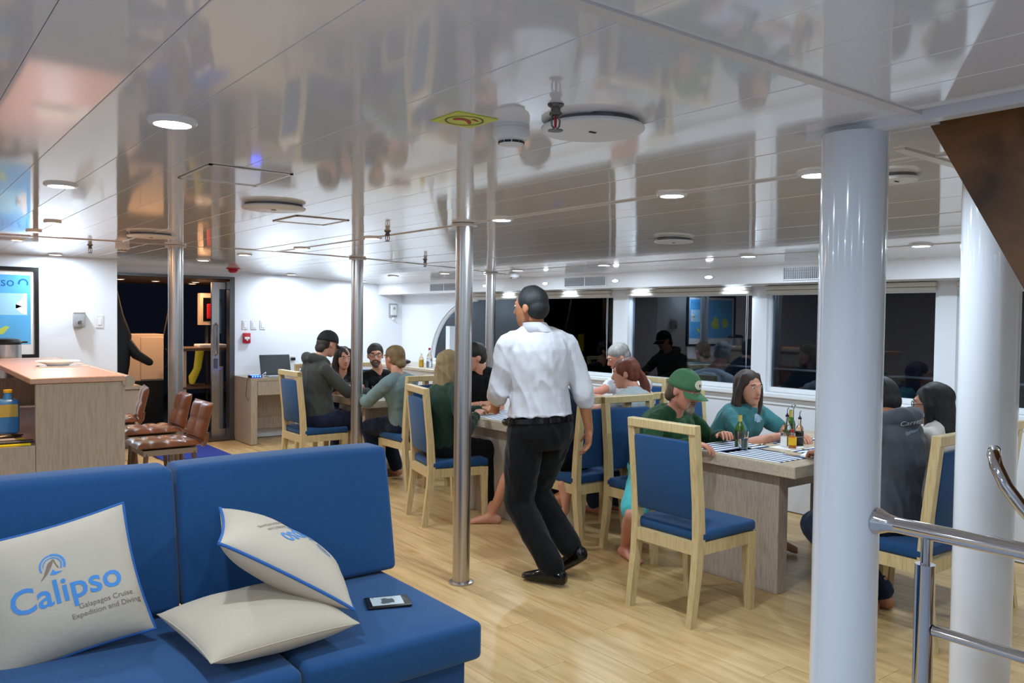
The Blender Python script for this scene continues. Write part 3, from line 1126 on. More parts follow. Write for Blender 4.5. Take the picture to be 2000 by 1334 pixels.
T1 = (3.87, 5.25, 2.51, 3.32)
T2 = (3.66, 4.92, 4.63, 5.46)
T3 = (3.52, 4.80, 6.68, 7.52)
table(*T1, 'nearest oak dining table, set with striped mats and sauces')
table(*T2, 'middle oak dining table behind the waiter')
table(*T3, 'farthest oak dining table with the man in the hoodie at its head')

stripes('mat_stripes', '#1d3f73', '#eef0ef', 1, .052, .5)
ST = MATS['mat_stripes']


def placemat(x, y, rz, label):
    o = tag(MB().rbox((-.21, -.15, 0), (.21, .15, .003), .001, 1).build('placemat', 'mat_stripes', None, False, (x, y, .741)), label, 'placemat', 'striped placemats')
    o.rotation_euler = (0, 0, rz)
    return o


PM = 'blue and white striped placemat '
placemat(4.05, 2.84, R(90), PM + 'at the head of the nearest table by the empty chair')
placemat(4.14, 3.15, 0, PM + 'in front of the man in the green cap')
placemat(4.70, 3.15, 0, PM + 'in front of the woman in the teal shirt')
placemat(4.52, 2.68, 0, PM + 'beside the man in the grey hoodie')
placemat(4.98, 2.68, 0, PM + 'in front of the woman in the white hoodie')
placemat(3.86, 5.05, R(90), PM + 'in front of the blonde woman in green')
placemat(4.08, 4.80, 0, PM + 'on the middle table behind the waiter')
placemat(4.62, 4.80, 0, PM + 'in front of the red haired woman')
placemat(4.20, 5.30, 0, PM + 'in front of the man in the black shirt')
placemat(3.95, 6.86, 0, PM + 'in front of the woman in the grey long sleeved top')
placemat(4.22, 7.34, 0, PM + 'in front of the man with glasses')

mat('cutlery', '#d8d8da', 0.12, metal=1.0)
mat('napkin', '#e9e9ea', 0.8)


def fork(x, y, rz, kind, label):
    mb = MB()
    if kind == 'knife':
        mb.rbox((-.1, -.006, 0), (0, .006, .004), .002, 1).rbox((0, -.008, .0005), (.1, .007, .0025), .001, 1)
    elif kind == 'spoon':
        mb.rbox((-.1, -.005, 0), (.05, .005, .003), .0015, 1).ell((.075, 0, .003), (.028, 0, 0), (0, .019, 0), (0, 0, .004), 12, 6)
    else:
        mb.rbox((-.1, -.005, 0), (.04, .005, .003), .0015, 1).rbox((.04, -.012, .001), (.06, .012, .004), .001, 1)
        for k in range(4):
            yy = -.0105 + k * .007
            mb.rbox((.06, yy - .0016, .001), (.1, yy + .0016, .003), .0005, 1)
    o = tag(mb.build(kind, 'cutlery', None, True, (x, y, .7445)), label, 'cutlery', 'cutlery on the nearest table')
    o.rotation_euler = (0, 0, rz)


fork(4.16, 2.68, R(85), 'knife', 'steel knife on the placemat at the head of the table')
fork(4.20, 2.90, R(100), 'fork', 'steel fork on the placemat at the head of the table')
fork(4.31, 3.06, R(10), 'spoon', 'steel spoon by the mat of the man in the green cap')
fork(4.40, 2.72, R(80), 'knife', 'steel knife on the mat beside the sauces, near side')
fork(4.62, 2.74, R(95), 'fork', 'steel fork on the mat beside the sauces, near side')
fork(4.55, 3.10, R(80), 'fork', 'steel fork in front of the woman in teal')
fork(4.86, 3.12, R(95), 'knife', 'steel knife in front of the woman in teal')
for x, y, rz, lab in ((4.24, 2.66, 20, 'folded white napkin near the table corner'), (4.78, 2.72, -15, 'folded white napkin by the woman in the white hoodie')):
    o = tag(MB().rbox((-.07, -.035, 0), (.07, .035, .012), .005, 2).build('napkin', 'napkin', None, True, (x, y, .7445)), lab, 'napkin', 'folded napkins')
    o.rotation_euler = (0, 0, R(rz))

mat('soy', '#1b0f0b', 0.1)
mat('oil', '#8f8a2c', 0.08, trans=.6)
mat('sauce', '#d9731a', 0.3)
mat('label_yellow', '#e8b820', 0.5)
mat('label_dark', '#232a26', 0.5)
mat('label_gold', '#c9b45a', 0.4)
mat('paper', '#eeeeec', 0.8)


def bottle(x, y, h, r, liq, lab, pour=True, level=.55, z=.741, cat='bottle', glass='glass', grp='bottles of the table condiments'):
    t = thing('bottle', lab, cat, (x, y, z), group=grp)
    MB().lathe([(r * .9, 0), (r, .006), (r, h * .55), (r * .8, h * .66), (r * .36, h * .78), (r * .34, h)], n=18).build('glass_body', glass, t, True)
    MB().lathe([(r * .84, .004), (r * .86, .01), (r * .86, h * level)], n=16).build('contents', liq, t, True)
    if pour:
        MB().lathe([(r * .42, h * .97), (r * .42, h * 1.03), (r * .2, h * 1.06), (r * .15, h * 1.1)], n=12).build('stopper', 'black_plastic', t, True)
        MB().tube([(0, 0, h * 1.08), (0, 0, h * 1.22), (r * .5, 0, h * 1.28)], .0032, 8).build('pourer', 'chrome', t, True)
    return t


b = bottle(4.56, 2.93, .17, .026, 'soy', 'tall glass bottle of dark sauce with a steel pourer', True, .52)
b = bottle(4.53, 3.00, .18, .026, 'oil', 'tall glass bottle of oil with a steel pourer', True, .5)
b = bottle(4.415, 2.885, .105, .024, 'sauce', 'small orange hot sauce bottle with a yellow label', False, .7)
MB().lathe([(.0245, .022), (.0247, .024), (.0247, .066), (.0245, .068)], n=18).build('label', 'label_yellow', b, True)
MB().lathe([(.0095, .098), (.0095, .118)], n=12).build('cap', 'red_plastic', b, True)
b = bottle(4.185, 3.10, .20, .03, 'oil', 'green beer bottle in front of the man in the green cap', False, .5, glass='green_glass', grp='beer bottles')
MB().lathe([(.0306, .05), (.0308, .052), (.0308, .09), (.0306, .092)], n=18).build('label', 'label_dark', b, True)
MB().lathe([(.0118, .158), (.012, .198)], n=14).build('neck_foil', 'label_gold', b, True)
b = bottle(4.66, 3.06, .205, .03, 'oil', 'green beer bottle by the hands of the woman in teal', False, .6, glass='green_glass', grp='beer bottles')
MB().lathe([(.0118, .16), (.012, .203)], n=14).build('neck_foil', 'label_gold', b, True)
for x, y, lab in ((4.445, 2.965, 'steel salt shaker beside the hot sauce'), (4.475, 2.925, 'glass pepper shaker behind the hot sauce')):
    t = thing('shaker', lab, 'shaker', (x, y, .743), group='salt and pepper shakers')
    MB().lathe([(.02, 0), (.021, .004), (.019, .062)], n=16).build('body', 'paper', t, True)
    MB().lathe([(.0195, .062), (.02, .066), (.019, .082), (.008, .086)], n=16).build('cap', 'chrome', t, True)
cad = thing('condiment_stand', 'wire condiment stand with a ball handle among the sauces', 'stand', (4.53, 2.955, .742))
MB().lathe([(.062, 0), (.064, .003), (.062, .006)], n=24).build('base', 'chrome', cad, True)
MB().tube([(0, 0, .005), (0, 0, .235)], .003, 8).build('rod', 'chrome', cad, True)
MB().ell((0, 0, .245), (.014, 0, 0), (0, .014, 0), (0, 0, .014)).build('ball_handle', 'chrome', cad, True)
MB().tube([(.06 * math.cos(a * PI / 12), .06 * math.sin(a * PI / 12), .06) for a in range(25)], .002, 6).build('ring', 'chrome', cad, True)
o = tag(MB().box((-.1, -.07, 0), (.1, .07, .001)).build('paper_menu', 'paper', None, False, (4.44, 2.93, .7405)), 'white paper under the condiments', 'paper')


def tumbler(x, y, h, r, lab, z=.741, fill=.6):
    t = thing('drinking_glass', lab, 'glass', (x, y, z), group='drinking glasses')
    MB().lathe([(r * .85, 0), (r, h), (r * .94, h), (r * .8, .008), (.001, .008)], n=20).build('glass_body', 'glass', t, True)
    if fill:
        MB().lathe([(r * .78, .009), (r * .78 + (r * .1) * fill, h * fill)], n=18).build('drink', 'water', t, True)


tumbler(4.11, 3.02, .115, .033, 'tall clear glass of water in front of the green beer bottle')
tumbler(4.33, 2.60, .09, .032, 'clear tumbler close to the white pillar', fill=.4)
tumbler(4.30, 5.12, .10, .033, 'clear glass on the middle table', fill=.4)
tumbler(3.80, 7.05, .10, .033, 'clear glass on the far table by the hoodie sleeve', fill=.5)
tumbler(4.05, 7.12, .10, .033, 'clear glass on the far table before the man with glasses', fill=.3)

# ------------------------------------------------------------------ bar with stools
BZ = 1.13
bar = thing('bar_counter', 'light wood bar counter with raised top behind the sofa', 'bar', (.97, 5.48, 0))
YE = 2.45
MB().rbox((-.24, 0, 0), (.245, .03, BZ - .035), .003, 1).build('end_panel', 'bar_wood', bar)
MB().box((.20, .03, 0), (.24, YE, BZ - .035)).build('front_panel', 'bar_wood', bar)
MB().box((-.85, 0, 0), (-.242, .03, .735)).build('low_end_panel', 'bar_wood', bar)
MB().rbox((-.27, -.012, BZ - .034), (.245, YE, BZ), .004, 1).build('bar_top', 'bar_top_wood', bar)
MB().tube([(.265, -.01, BZ - .036), (.265, YE, BZ - .036)], .036, 20).build('armrest', 'bar_wood', bar, True)
MB().box((-.85, .03, .70), (.20, YE, .735)).build('work_top', 'bar_top_wood', bar)
MB().box((-.22, .06, .736), (.195, .07, BZ - .036)).build('inner_panel', 'white_plastic', bar)
MB().box((-.80, .05, .02), (-.78, YE, .70)).build('rear_panel', 'bar_wood', bar)
# things on the bar
mat('ceramic', '#eef1f0', 0.15)
mat('paper_teal', '#bfe3e0', .7)
o = tag(MB().rbox((-.16, -.11, 0), (.16, .11, .002), .001, 1).build('napkin_sheet', 'ceramic', None, False, (1.06, 6.62, BZ + .001)), 'white sheet under the plate on the bar', 'sheet')
pl_ = thing('oval_plate', 'white oval plate on the bar top', 'plate', (1.03, 6.66, BZ + .004))
MB().lathe([(.07, 0), (.075, .006), (.13, .026), (.15, .03), (.148, .034), (.12, .028), (.07, .01), (.001, .009)], n=30).build('dish', 'ceramic', pl_, True)
pl_.scale = (1.0, .75, 1)
urn = thing('coffee_urn', 'tall stainless coffee urn with a black lid in front of the map', 'urn', (.86, 8.08, BZ - .17))
cb = MB().box((-.9, 7.96, 0), (1.30, 8.5, BZ - .17))
tag(cb.build('back_counter', 'bar_wood'), 'low service counter beneath the framed map', 'counter')
MB().lathe([(.115, 0), (.115, .28), (.108, .285)], n=30).build('body', 'steel', urn, True)
MB().lathe([(.122, .286), (.122, .30), (.10, .325), (.03, .335), (.001, .336)], n=30).build('lid', 'black_plastic', urn, True)
MB().rbox((.10, -.015, .29), (.16, .015, .305), .004).build('lid_handle', 'black_plastic', urn)
# behind the bar
mat('jug_blue', '#4f9be0', 0.25, trans=.25)
jug = thing('water_jug', 'blue plastic water jug with a white label behind the bar', 'jug', (.66, 6.12, .736))
MB().rbox((-.06, -.055, 0), (.06, .055, .22), .02, 3).lathe([(.03, .215), (.022, .25), (.022, .262)], n=14).build('body', 'jug_blue', jug, True)
MB().box((-.05, -.0565, .11), (.05, -.0555, .19)).build('label', 'label_gold', jug)
MB().lathe([(.025, .262), (.025, .28)], n=14).build('cap', 'label_yellow', jug, True)
for k, (x, y) in enumerate(((.50, 6.10), (.43, 6.16), (.48, 6.26), (.40, 6.05))):
    tumbler(x, y, .12, .034, ['clear glass beside the blue jug behind the bar', 'second clear glass left of the blue jug', 'clear glass behind the others at the jug', 'clear glass at the left edge behind the bar'][k], .742, 0)
tag(MB().rbox((-.16, -.1, 0), (.16, .1, .006), .003).build('tray', 'black_plastic', None, False, (.46, 6.15, .7355)), 'black tray under the glasses behind the bar', 'tray')
mat('towel_yellow', '#f0cf1c', 0.85)
o = tag(MB().rbox((-.24, -.13, 0), (.24, .13, .012), .004).build('folded_towel', 'towel_yellow', None, False, (.47, 5.63, .7355)), 'yellow folded cloth on the lower bar worktop', 'cloth')
tag(MB().rbox((-.15, -.06, 0), (.13, .06, .008), .003).build('folder', 'grey_plastic', None, False, (.52, 5.66, .748)), 'grey folder on the yellow cloth', 'folder')
for k, (x, y, rz) in enumerate(((.62, 5.80, 20), (.65, 5.86, 35), (.60, 5.92, 10))):
    mb = MB().tube([(-.09, 0, .012), (-.02, 0, .014), (.03, .004, .014), (.09, .01, .01)], [.012, .013, .008, .004], 8, dome=True)
    o = tag(mb.build('hand_tool', 'dark_steel', None, True, (x, y, .7365)), ['dark pen-like tool at the bar edge', 'grey tool beside the blue jug', 'short tool behind the folder'][k], 'tool', 'tools behind the bar')
    o.rotation_euler = (0, 0, R(rz))
tag(MB().rbox((-.1, -.045, 0), (.1, .045, .012), .005).build('sunglasses_case', 'black_plastic', None, False, (.63, 5.565, .7485)), 'black case at the corner of the yellow cloth', 'case')


def stool(loc, rz, label):
    t = thing('bar_stool', label, 'stool', loc, rz, 'brown leather bar stools')
    mat('stool_leg', '#6b5242', .35)
    mat('stool_frame', '#9c8d7d', .35, metal=.6)

    def padgrid(fn, nx, ny, name):
        N = 8
        mb = MB()
        g = {}
        for side in (1, -1):
            for i in range(nx * N + 1):
                for j in range(ny * N + 1):
                    a, b_ = i / N, j / N
                    fa, fb = a % 1, b_ % 1
                    puff = (max(0, math.sin(PI * fa)) * max(0, math.sin(PI * fb))) ** .35
                    eu, ev = i / (nx * N), j / (ny * N)
                    rim = min(1, min(eu, 1 - eu) * 9) ** .5 * min(1, min(ev, 1 - ev) * 9) ** .5
                    h = (.018 * rim + .012 * puff * rim) if side == 1 else -.016 * rim
                    g[(side, i, j)] = len(mb.v)
                    mb.v.append(tuple(fn(eu, ev, h)))
            for i in range(nx * N):
                for j in range(ny * N):
                    f = (g[(side, i, j)], g[(side, i + 1, j)], g[(side, i + 1, j + 1)], g[(side, i, j + 1)])
                    mb.f.append(f if side == 1 else tuple(reversed(f)))
                    mb.mi.append(0)
        return mb.build(name, 'leather', t, True, angle=60)
    padgrid(lambda u, v_, h: V((-.20 + .42 * u, -.20 + .40 * v_, .645 + h)), 4, 2, 'seat')
    padgrid(lambda u, v_, h: V((-.205 - .06 * u + h * .95, -.20 + .40 * v_, .655 + .26 * u + .15 * h)), 2, 2, 'backrest')
    MB().tube([(-.19, -.2, .63), (-.215, -.2, .66), (-.225, -.2, .72)], .014, 8).tube([(-.19, .2, .63), (-.215, .2, .66), (-.225, .2, .72)], .014, 8).build('hinge_welt', 'leather', t, True)
    MB().box((-.17, -.165, .585), (.17, .165, .622)).build('seat_frame', 'stool_frame', t)
    for sx in (-1, 1):
        for sy in (-1, 1):
            MB().tube([(sx * .15, sy * .15, .60), (sx * .20, sy * .19, 0)], [.016, .012], 8).build('leg', 'stool_leg', t, True)
    for s_ in (-1, 1):
        MB().tube([(s_ * .185, -.175, .2), (s_ * .185, .175, .2)], .009, 8).build('foot_rest', 'stool_leg', t, True)
    return t


s0 = stool((1.53, 5.80, 0), R(180), 'brown quilted leather bar stool nearest the viewer')
dup(s0, (1.60, 6.50, 0), R(180), 'brown quilted leather bar stool in the middle, half hidden by the nearest')
dup(s0, (1.50, 7.25, 0), R(172), 'brown quilted leather bar stool farthest back by the door')
mat('rug_blue', '#16308a', .9, bump=.4, bscale=300)
tag(MB().rbox((-.35, -.5, 0), (.35, .5, .008), .003).build('door_mat', 'rug_blue', None, False, (2.66, 9.28, .001)), 'dark blue mat in front of the glass door', 'mat')

# ------------------------------------------------------------------ wall with the map
mat('map_blue', '#62b6ec', .25, noise=.10, nscale=3)
mat('map_pale', '#a9dcf5', .3)
mat('map_land', '#c7d862', .4)
mat('map_coast', '#f1e6e0', .4)
mat('map_ink', '#1d62a8', .4)
mat('map_red', '#cf6f8a', .4)
MX0, MX1, MZ0, MZ1 = -.05, 1.20, 1.085, 1.93
mp = thing('framed_map', 'black framed blue sea map on the white wall behind the bar', 'picture', ((MX0 + MX1) / 2, YL, MZ0))
hw = (MX1 - MX0) / 2
H_ = MZ1 - MZ0
for a, b in (((-hw, -.03, 0), (hw, 0, .035)), ((-hw, -.03, H_ - .035), (hw, 0, H_)), ((-hw, -.03, .035), (-hw + .035, 0, H_ - .035)), ((hw - .035, -.03, .035), (hw, 0, H_ - .035))):
    MB().box(a, b).build('frame_bar', 'black_plastic', mp)
MB().box((-hw + .03, -.012, .03), (hw - .03, -.002, H_ - .03)).build('mount', 'paper', mp)
MB().box((-hw + .07, -.0135, .13), (hw - .065, -.0125, H_ - .075)).build('sheet', 'map_blue', mp)
fm = lambda a, b: V((a, -.0142, b))
text_mesh('map_title', 'Calipso', .12, lambda x, y: fm(x + .25, y + .665), 'map_ink', mp, .05)
flat_poly('map_emblem', [arc_band(.50, .695, .028, .042, R(-30), R(90)), arc_band(.50, .695, .028, .042, R(90), R(200))], fm, 'map_ink', mp)
flat_poly('map_inset', [[(.19, .40), (.53, .40), (.53, .60), (.19, .60)]], lambda a, b: V((a, -.0139, b)), 'map_pale', mp, .2)
flat_poly('map_coast', [[(.53, .40), (.53, .60), (.50, .60), (.49, .55), (.44, .50), (.49, .48), (.44, .46), (.48, .42)]], fm, 'map_coast', mp)
flat_poly('map_square', [[(.23, .49), (.30, .49), (.30, .497), (.23, .497)], [(.23, .547), (.30, .547), (.30, .554), (.23, .554)], [(.23, .49), (.237, .49), (.237, .554), (.23, .554)], [(.293, .49), (.30, .49), (.30, .554), (.293, .554)]], fm, 'map_red', mp)
flat_poly('map_island', [[(.24, .215), (.34, .225), (.39, .29), (.36, .30), (.30, .265), (.25, .24)], [(-.2, .30), (-.05, .28), (.02, .36), (-.08, .5), (-.18, .44)], [(-.42, .32), (-.3, .3), (-.27, .42), (-.36, .47), (-.44, .4)]], fm, 'map_land', mp)
# dispenser and switches
t = thing('soap_dispenser', 'small white wall dispenser right of the framed map', 'dispenser', (1.535, YL, 1.37))
MB().rbox((-.05, -.075, 0), (.05, 0, .15), .015, 3).build('body', 'grey_plastic', t, True)
MB().rbox((-.053, -.08, .135), (.053, 0, .165), .012, 2).build('lid', 'white_plastic', t, True)
MB().lathe([(.018, 0), (.02, .01), (.012, .018)], c=(0, -.08, .05), n=14, mtx=Matrix.Rotation(R(90), 4, 'X')).build('button', 'chrome', t, True)


def switch(x, y, z, label, h=.115):
    t = thing('light_switch', label, 'switch', (x, y, z), group='white wall switches')
    MB().rbox((-.036, -.008, -h / 2), (.036, 0, h / 2), .004, 1).build('plate', 'white_plastic', t)
    MB().rbox((-.017, -.013, -.034), (.017, -.008, .034), .002, 1).build('rocker', 'frame_white', t)
    return t


switch(1.72, YL, 1.43, 'white switch alone beside the small dispenser', .13)
switch(3.55, YB, 1.39, 'white wall switch above the red alarm, leftmost of three')
switch(3.66, YB, 1.39, 'white wall switch, middle of three on the back wall')
switch(3.77, YB, 1.39, 'white wall switch, rightmost of three on the back wall')
t = thing('fire_alarm', 'red pull station below the three switches', 'alarm', (3.565, YB, 1.165))
MB().rbox((-.045, -.04, 0), (.045, 0, .125), .008, 2).build('body', 'red_plastic', t, True)
MB().rbox((-.032, -.047, .048), (.032, -.04, .078), .003, 1).build('pull_bar', 'white_plastic', t)
MB().rbox((-.009, -.048, .03), (.009, -.0405, .05), .002, 1).build('pull_tab', 'white_plastic', t)
t = thing('wall_outlet', 'white outlet with a black plug right of the laptop', 'outlet', (4.13, YB, .93))
MB().rbox((-.06, -.006, 0), (.06, 0, .075), .003, 1).build('plate', 'white_plastic', t)
MB().rbox((.0, -.045, .012), (.055, -.006, .05), .006, 2).build('plug', 'black_plastic', t)
MB().tube([(.05, -.04, .02), (.1, -.04, -.02), (.14, -.03, -.12), (.12, -.02, -.2)], .003, 6).build('cable', 'white_plastic', t, True)
t = thing('thermostat', 'beige thermostat box on the far wall beneath the soffit', 'thermostat', (5.60, YB, 1.50))
MB().rbox((-.065, -.015, 0), (.065, 0, .19), .004, 1).build('back_plate', 'grey_plastic', t)
MB().rbox((-.045, -.04, .03), (.045, -.015, .17), .006, 2).build('body', 'white_plastic', t, True)
MB().box((-.015, -.0415, .105), (.02, -.04, .14)).build('display', 'grey_plastic', t)
MB().lathe([(.02, -.03), (.012, 0)], c=(.0, -.02, .0), n=12).build('sensor_bulb', 'white_plastic', t, True)

# desk with laptop
dk = thing('desk', 'light wood desk with a drawer against the back wall', 'desk', (3.95, 9.55, 0))
MB().box((-.53, -.22, .74), (.65, .34, .775)).build('desk_top', 'bar_wood', dk)
MB().box((-.53, -.22, 0), (-.455, .34, .74)).build('side_panel', 'bar_wood', dk)
MB().box((.575, -.22, 0), (.65, .34, .74)).build('side_panel', 'bar_wood', dk)
MB().box((-.455, .25, .12), (.575, .27, .74)).build('modesty_panel', 'table_leg_wood', dk)
dr = MB().rbox((-.45, -.225, .575), (.57, -.205, .735), .002, 1).build('drawer', 'bar_wood', dk)
MB().tube([(-.16, -.245, .64), (.22, -.245, .64)], .007, 8).build('handle', 'chrome', dr, True)
lp = thing('laptop', 'open black laptop on the desk', 'laptop', (3.84, 9.50, .776))
MB().rbox((-.19, -.12, 0), (.19, .13, .018), .006, 2).build('keyboard_base', 'grey_plastic', lp, True)
MB().box((-.17, -.02, .0182), (.17, .11, .0195)).build('keys', 'black_plastic', lp)
bm_ = MB()
q = MB().rbox((-.19, -.006, 0), (.19, .006, .245), .004, 1)
rot = Matrix.Rotation(R(-14), 4, 'X')
bm_.add([rot @ V(p) + V((0, .13, .014)) for p in q.v], q.f)
lid = bm_.build('screen_lid', 'black_plastic', lp)
q = MB().box((-.175, -.0075, .015), (.175, -.0062, .23))
MB().add([rot @ V(p) + V((0, .13, .014)) for p in q.v], q.f).build('screen', 'black_plastic', lid)
rt_ = thing('router', 'small router glowing blue at the left end of the desk', 'router', (3.50, 9.42, .776))
MB().rbox((-.07, -.05, 0), (.07, .05, .03), .006, 2).build('body', 'black_plastic', rt_, True)
for k in range(4):
    MB().rbox((-.055 + k * .03, -.053, .008), (-.035 + k * .03, -.0495, .024), .002, 1).build('status_led', 'led_blue', rt_)
MB().rbox((-.05, -.04, .0302), (.04, .03, .034), .001, 1).build('light_strip', 'led_blue', rt_)
MB().tube([(.07, 0, .01), (.1, -.03, .05), (.13, .0, .06), (.14, .04, .02), (.11, .05, .004)], .004, 6).build('cable', 'white_plastic', rt_, True)
MB().tube([(-.07, 0, .01), (-.1, -.02, -.02), (-.115, -.02, -.2), (-.09, -.02, -.27), (-.07, -.03, -.2)], .003, 6).build('power_cord', 'black_plastic', rt_, True)

# air grilles on the soffit
for (ya, yb, lab) in ((7.95, 8.58, 'air grille at the far end of the soffit behind the main pole'), (5.50, 6.09, 'wide air grille in the soffit behind the waiter'), (3.0, 3.62, 'air grille in the soffit left of the white pillar')):
    t = thing('air_grille', lab, 'grille', (XS - .008, (ya + yb) / 2, 1.872), group='air grilles in the soffit')
    h = (yb - ya) / 2
    for a, b in (((-.008, -h, -.05), (.01, h, -.042)), ((-.008, -h, .042), (.01, h, .05)), ((-.008, -h, -.042), (.01, -h + .008, .042)), ((-.008, h - .008, -.042), (.01, h, .042)), ((-.007, -.005, -.042), (.01, .005, .042))):
        MB().box(a, b).build('frame_bar', 'white_plastic', t)
    MB().box((.006, -h + .008, -.042), (.008, h - .008, .042)).build('backing', 'black_plastic', t)
    mb = MB()
    n = 40
    for k in range(n):
        y = -h + .014 + (2 * h - .028) * k / (n - 1)
        mb.box((-.006, y - .0028, -.042), (.006, y + .0028, .042))
    for z in (-.02, .0, .02):
        mb.box((-.003, -h + .008, z - .002), (.003, h - .008, z + .002))
    tag(mb.build('louvres', 'grey_plastic', t), kind='stuff')

# side counter in the far corner with bottles
ct = thing('side_counter', 'white side counter in the far corner below the arched window', 'counter', (5.4, 8.6, 0))
MB().box((-.28, -.85, 0), (.33, 1.28, .87)).build('cabinet', 'white_gloss', ct)
MB().rbox((-.31, -.88, .87), (.345, 1.29, .905), .004, 1).build('counter_top', 'table_wood', ct)
bottle(5.22, 8.52, .17, .03, 'label_yellow', 'bottle with yellow drink on the far side counter', False, .5, .906, grp='bottles on the side counter')
b = bottle(5.26, 8.40, .22, .035, 'water', 'clear bottle with red cap on the far side counter', False, .5, .906, grp='bottles on the side counter')
MB().lathe([(.014, .21), (.014, .235)], n=12).build('cap', 'red_plastic', b, True)
t = thing('snack_bag', 'black and red bag on the far side counter', 'bag', (5.16, 8.95, .906))
MB().ell((0, 0, .04), (.16, 0, 0), (0, .11, 0), (0, 0, .04)).build('body', 'black_plastic', t, True)
MB().ell((.0, -.05, .055), (.09, 0, 0), (0, .05, 0), (0, 0, .02)).build('red_flap', 'red_plastic', t, True)

# things on the aft deck
fz = thing('deck_freezer', 'beige cabinet on the deck seen through the door', 'cabinet', (2.86, 11.7, 0))
MB().rbox((-.30, -.2, .62), (.17, .25, 1.24), .01, 2).build('body', 'beige_panel', fz)
MB().rbox((-.12, -.215, .64), (.165, -.2, 1.2), .004, 1).build('door', 'beige_panel', fz)
MB().tube([(.19, -.21, .8), (.215, -.22, .85), (.215, -.22, 1.0), (.19, -.21, 1.05)], .008, 6).build('handle', 'chrome', fz, True)
MB().box((-.3, -.19, 0), (.17, .24, .62)).build('stand', 'black_plastic', fz)
bx = thing('deck_chest', 'tan storage chest on the deck behind the bar stools', 'chest', (2.02, 10.6, 0))
MB().rbox((-.35, -.3, 0), (.42, .4, .62), .01, 1).build('box', 'beige_panel', bx)
MB().rbox((-.38, -.33, .62), (.45, .43, .66), .006, 1).build('lid', 'beige_panel', bx)
wb = thing('deck_workbench', 'wooden workbench with shelf on the deck right of the pole', 'workbench', (3.35, 10.95, 0))
MB().rbox((-.30, -.2, 1.04), (.5, .35, 1.08), .004, 1).build('bench_top', 'stool_leg', wb)
MB().rbox((-.28, -.18, .55), (.48, .33, .58), .004, 1).build('shelf', 'stool_leg', wb)
for x in (-.27, .44):
    for y in (-.17, .30):
        MB().box((x, y, 0), (x + .035, y + .035, 1.04)).build('leg', 'beige_panel', wb)
tag(MB().rbox((-.05, -.1, 1.081), (.3, .15, 1.12), .01, 2).build('paper_stack', 'paper', None, False, (3.35, 10.95, 0)), 'pale papers on the deck workbench', 'papers')
mat('fin_yellow', '#d2c024', .5)
ff = thing('swim_fin', 'yellow rubber fin hanging under the workbench', 'fin', (3.22, 10.74, .64))
MB().loft([((-.05, 0, 0), (.035, 0, .0), (0, .03, .02)), ((-.03, 0, .08), (.06, 0, 0), (0, .03, 0)), ((.02, 0, .18), (.05, 0, 0), (0, .022, 0)), ((.05, 0, .40), (.055, 0, 0), (0, .012, 0))], 14).build('blade', 'fin_yellow', ff, True)
ae = thing('defibrillator_box', 'lit wall cabinet with a red device on the deck', 'cabinet', (3.46, 11.05, 1.37))
MB().box((-.09, 0, 0), (.10, .12, .42)).build('case', 'beige_panel', ae)
MB().box((-.055, -.004, .05), (.07, -.001, .36)).build('window', 'black_gloss', ae)
MB().rbox((-.01, -.03, .08), (.05, -.004, .28), .01).build('device', 'red_plastic', ae)
MB().box((.0, .06, -1.37), (.03, .10, .0)).build('stand', 'dark_steel', ae)
tag(MB().box((3.28, 10.30, 0), (3.42, 10.34, .86)).build('fender_board', 'beige_panel'), 'tan upright panel on the deck just inside the door leaf', 'panel')
for k, x in enumerate((3.15, 3.28)):
    tag(MB().tube([(x, 12.2, .9), (x + .22, 12.3, 1.93)], .02, 8).build('stay_rod', 'dark_steel', None, True), ['slanting steel stay on the deck, left one', 'slanting steel stay on the deck, right one'][k], 'rod', 'deck stays')
wsu = thing('wetsuit', 'black wetsuit hanging at the door edge on the deck', 'wetsuit', (2.22, 10.45, 0))
mat('neoprene', '#0c0c0e', .6)
mb = MB()
mb.loft([((0, 0, .62), (.10, 0, 0), (0, .07, 0)), ((0, 0, .9), (.15, 0, 0), (0, .1, 0)), ((0, 0, 1.25), (.17, 0, 0), (0, .1, 0)), ((-.02, 0, 1.5), (.10, 0, 0), (0, .08, 0)), ((-.05, 0, 1.85), (.05, 0, 0), (0, .05, 0))], 16)
mb.tube([(.10, 0, 1.18), (.22, -.02, 1.02), (.36, -.03, .93)], [.07, .06, .045], 12, dome=True)
mb.build('suit', 'neoprene', wsu, True)
MB().rbox((-.17, -.16, .95), (-.05, -.1, 1.25), .02, 2).build('yellow_tank', 'fin_yellow', wsu, True)
tag(MB().tube([(XW + 1.0, -2, 1.06), (XW + 1.0, 6.2, 1.06)], .025, 8).build('outer_rail', 'steel', None, True), 'dim outside rail seen through the right hand windows', 'rail')
# ------------------------------------------------------------------ people
UP = V((0, 0, 1))


def tz(px, py, z):
    d = CF * FPX + CR * (px - 1000) - CU * (py - 667)
    return CAM + d * ((z - EYE) / d.z)




from mathutils import noise as mn


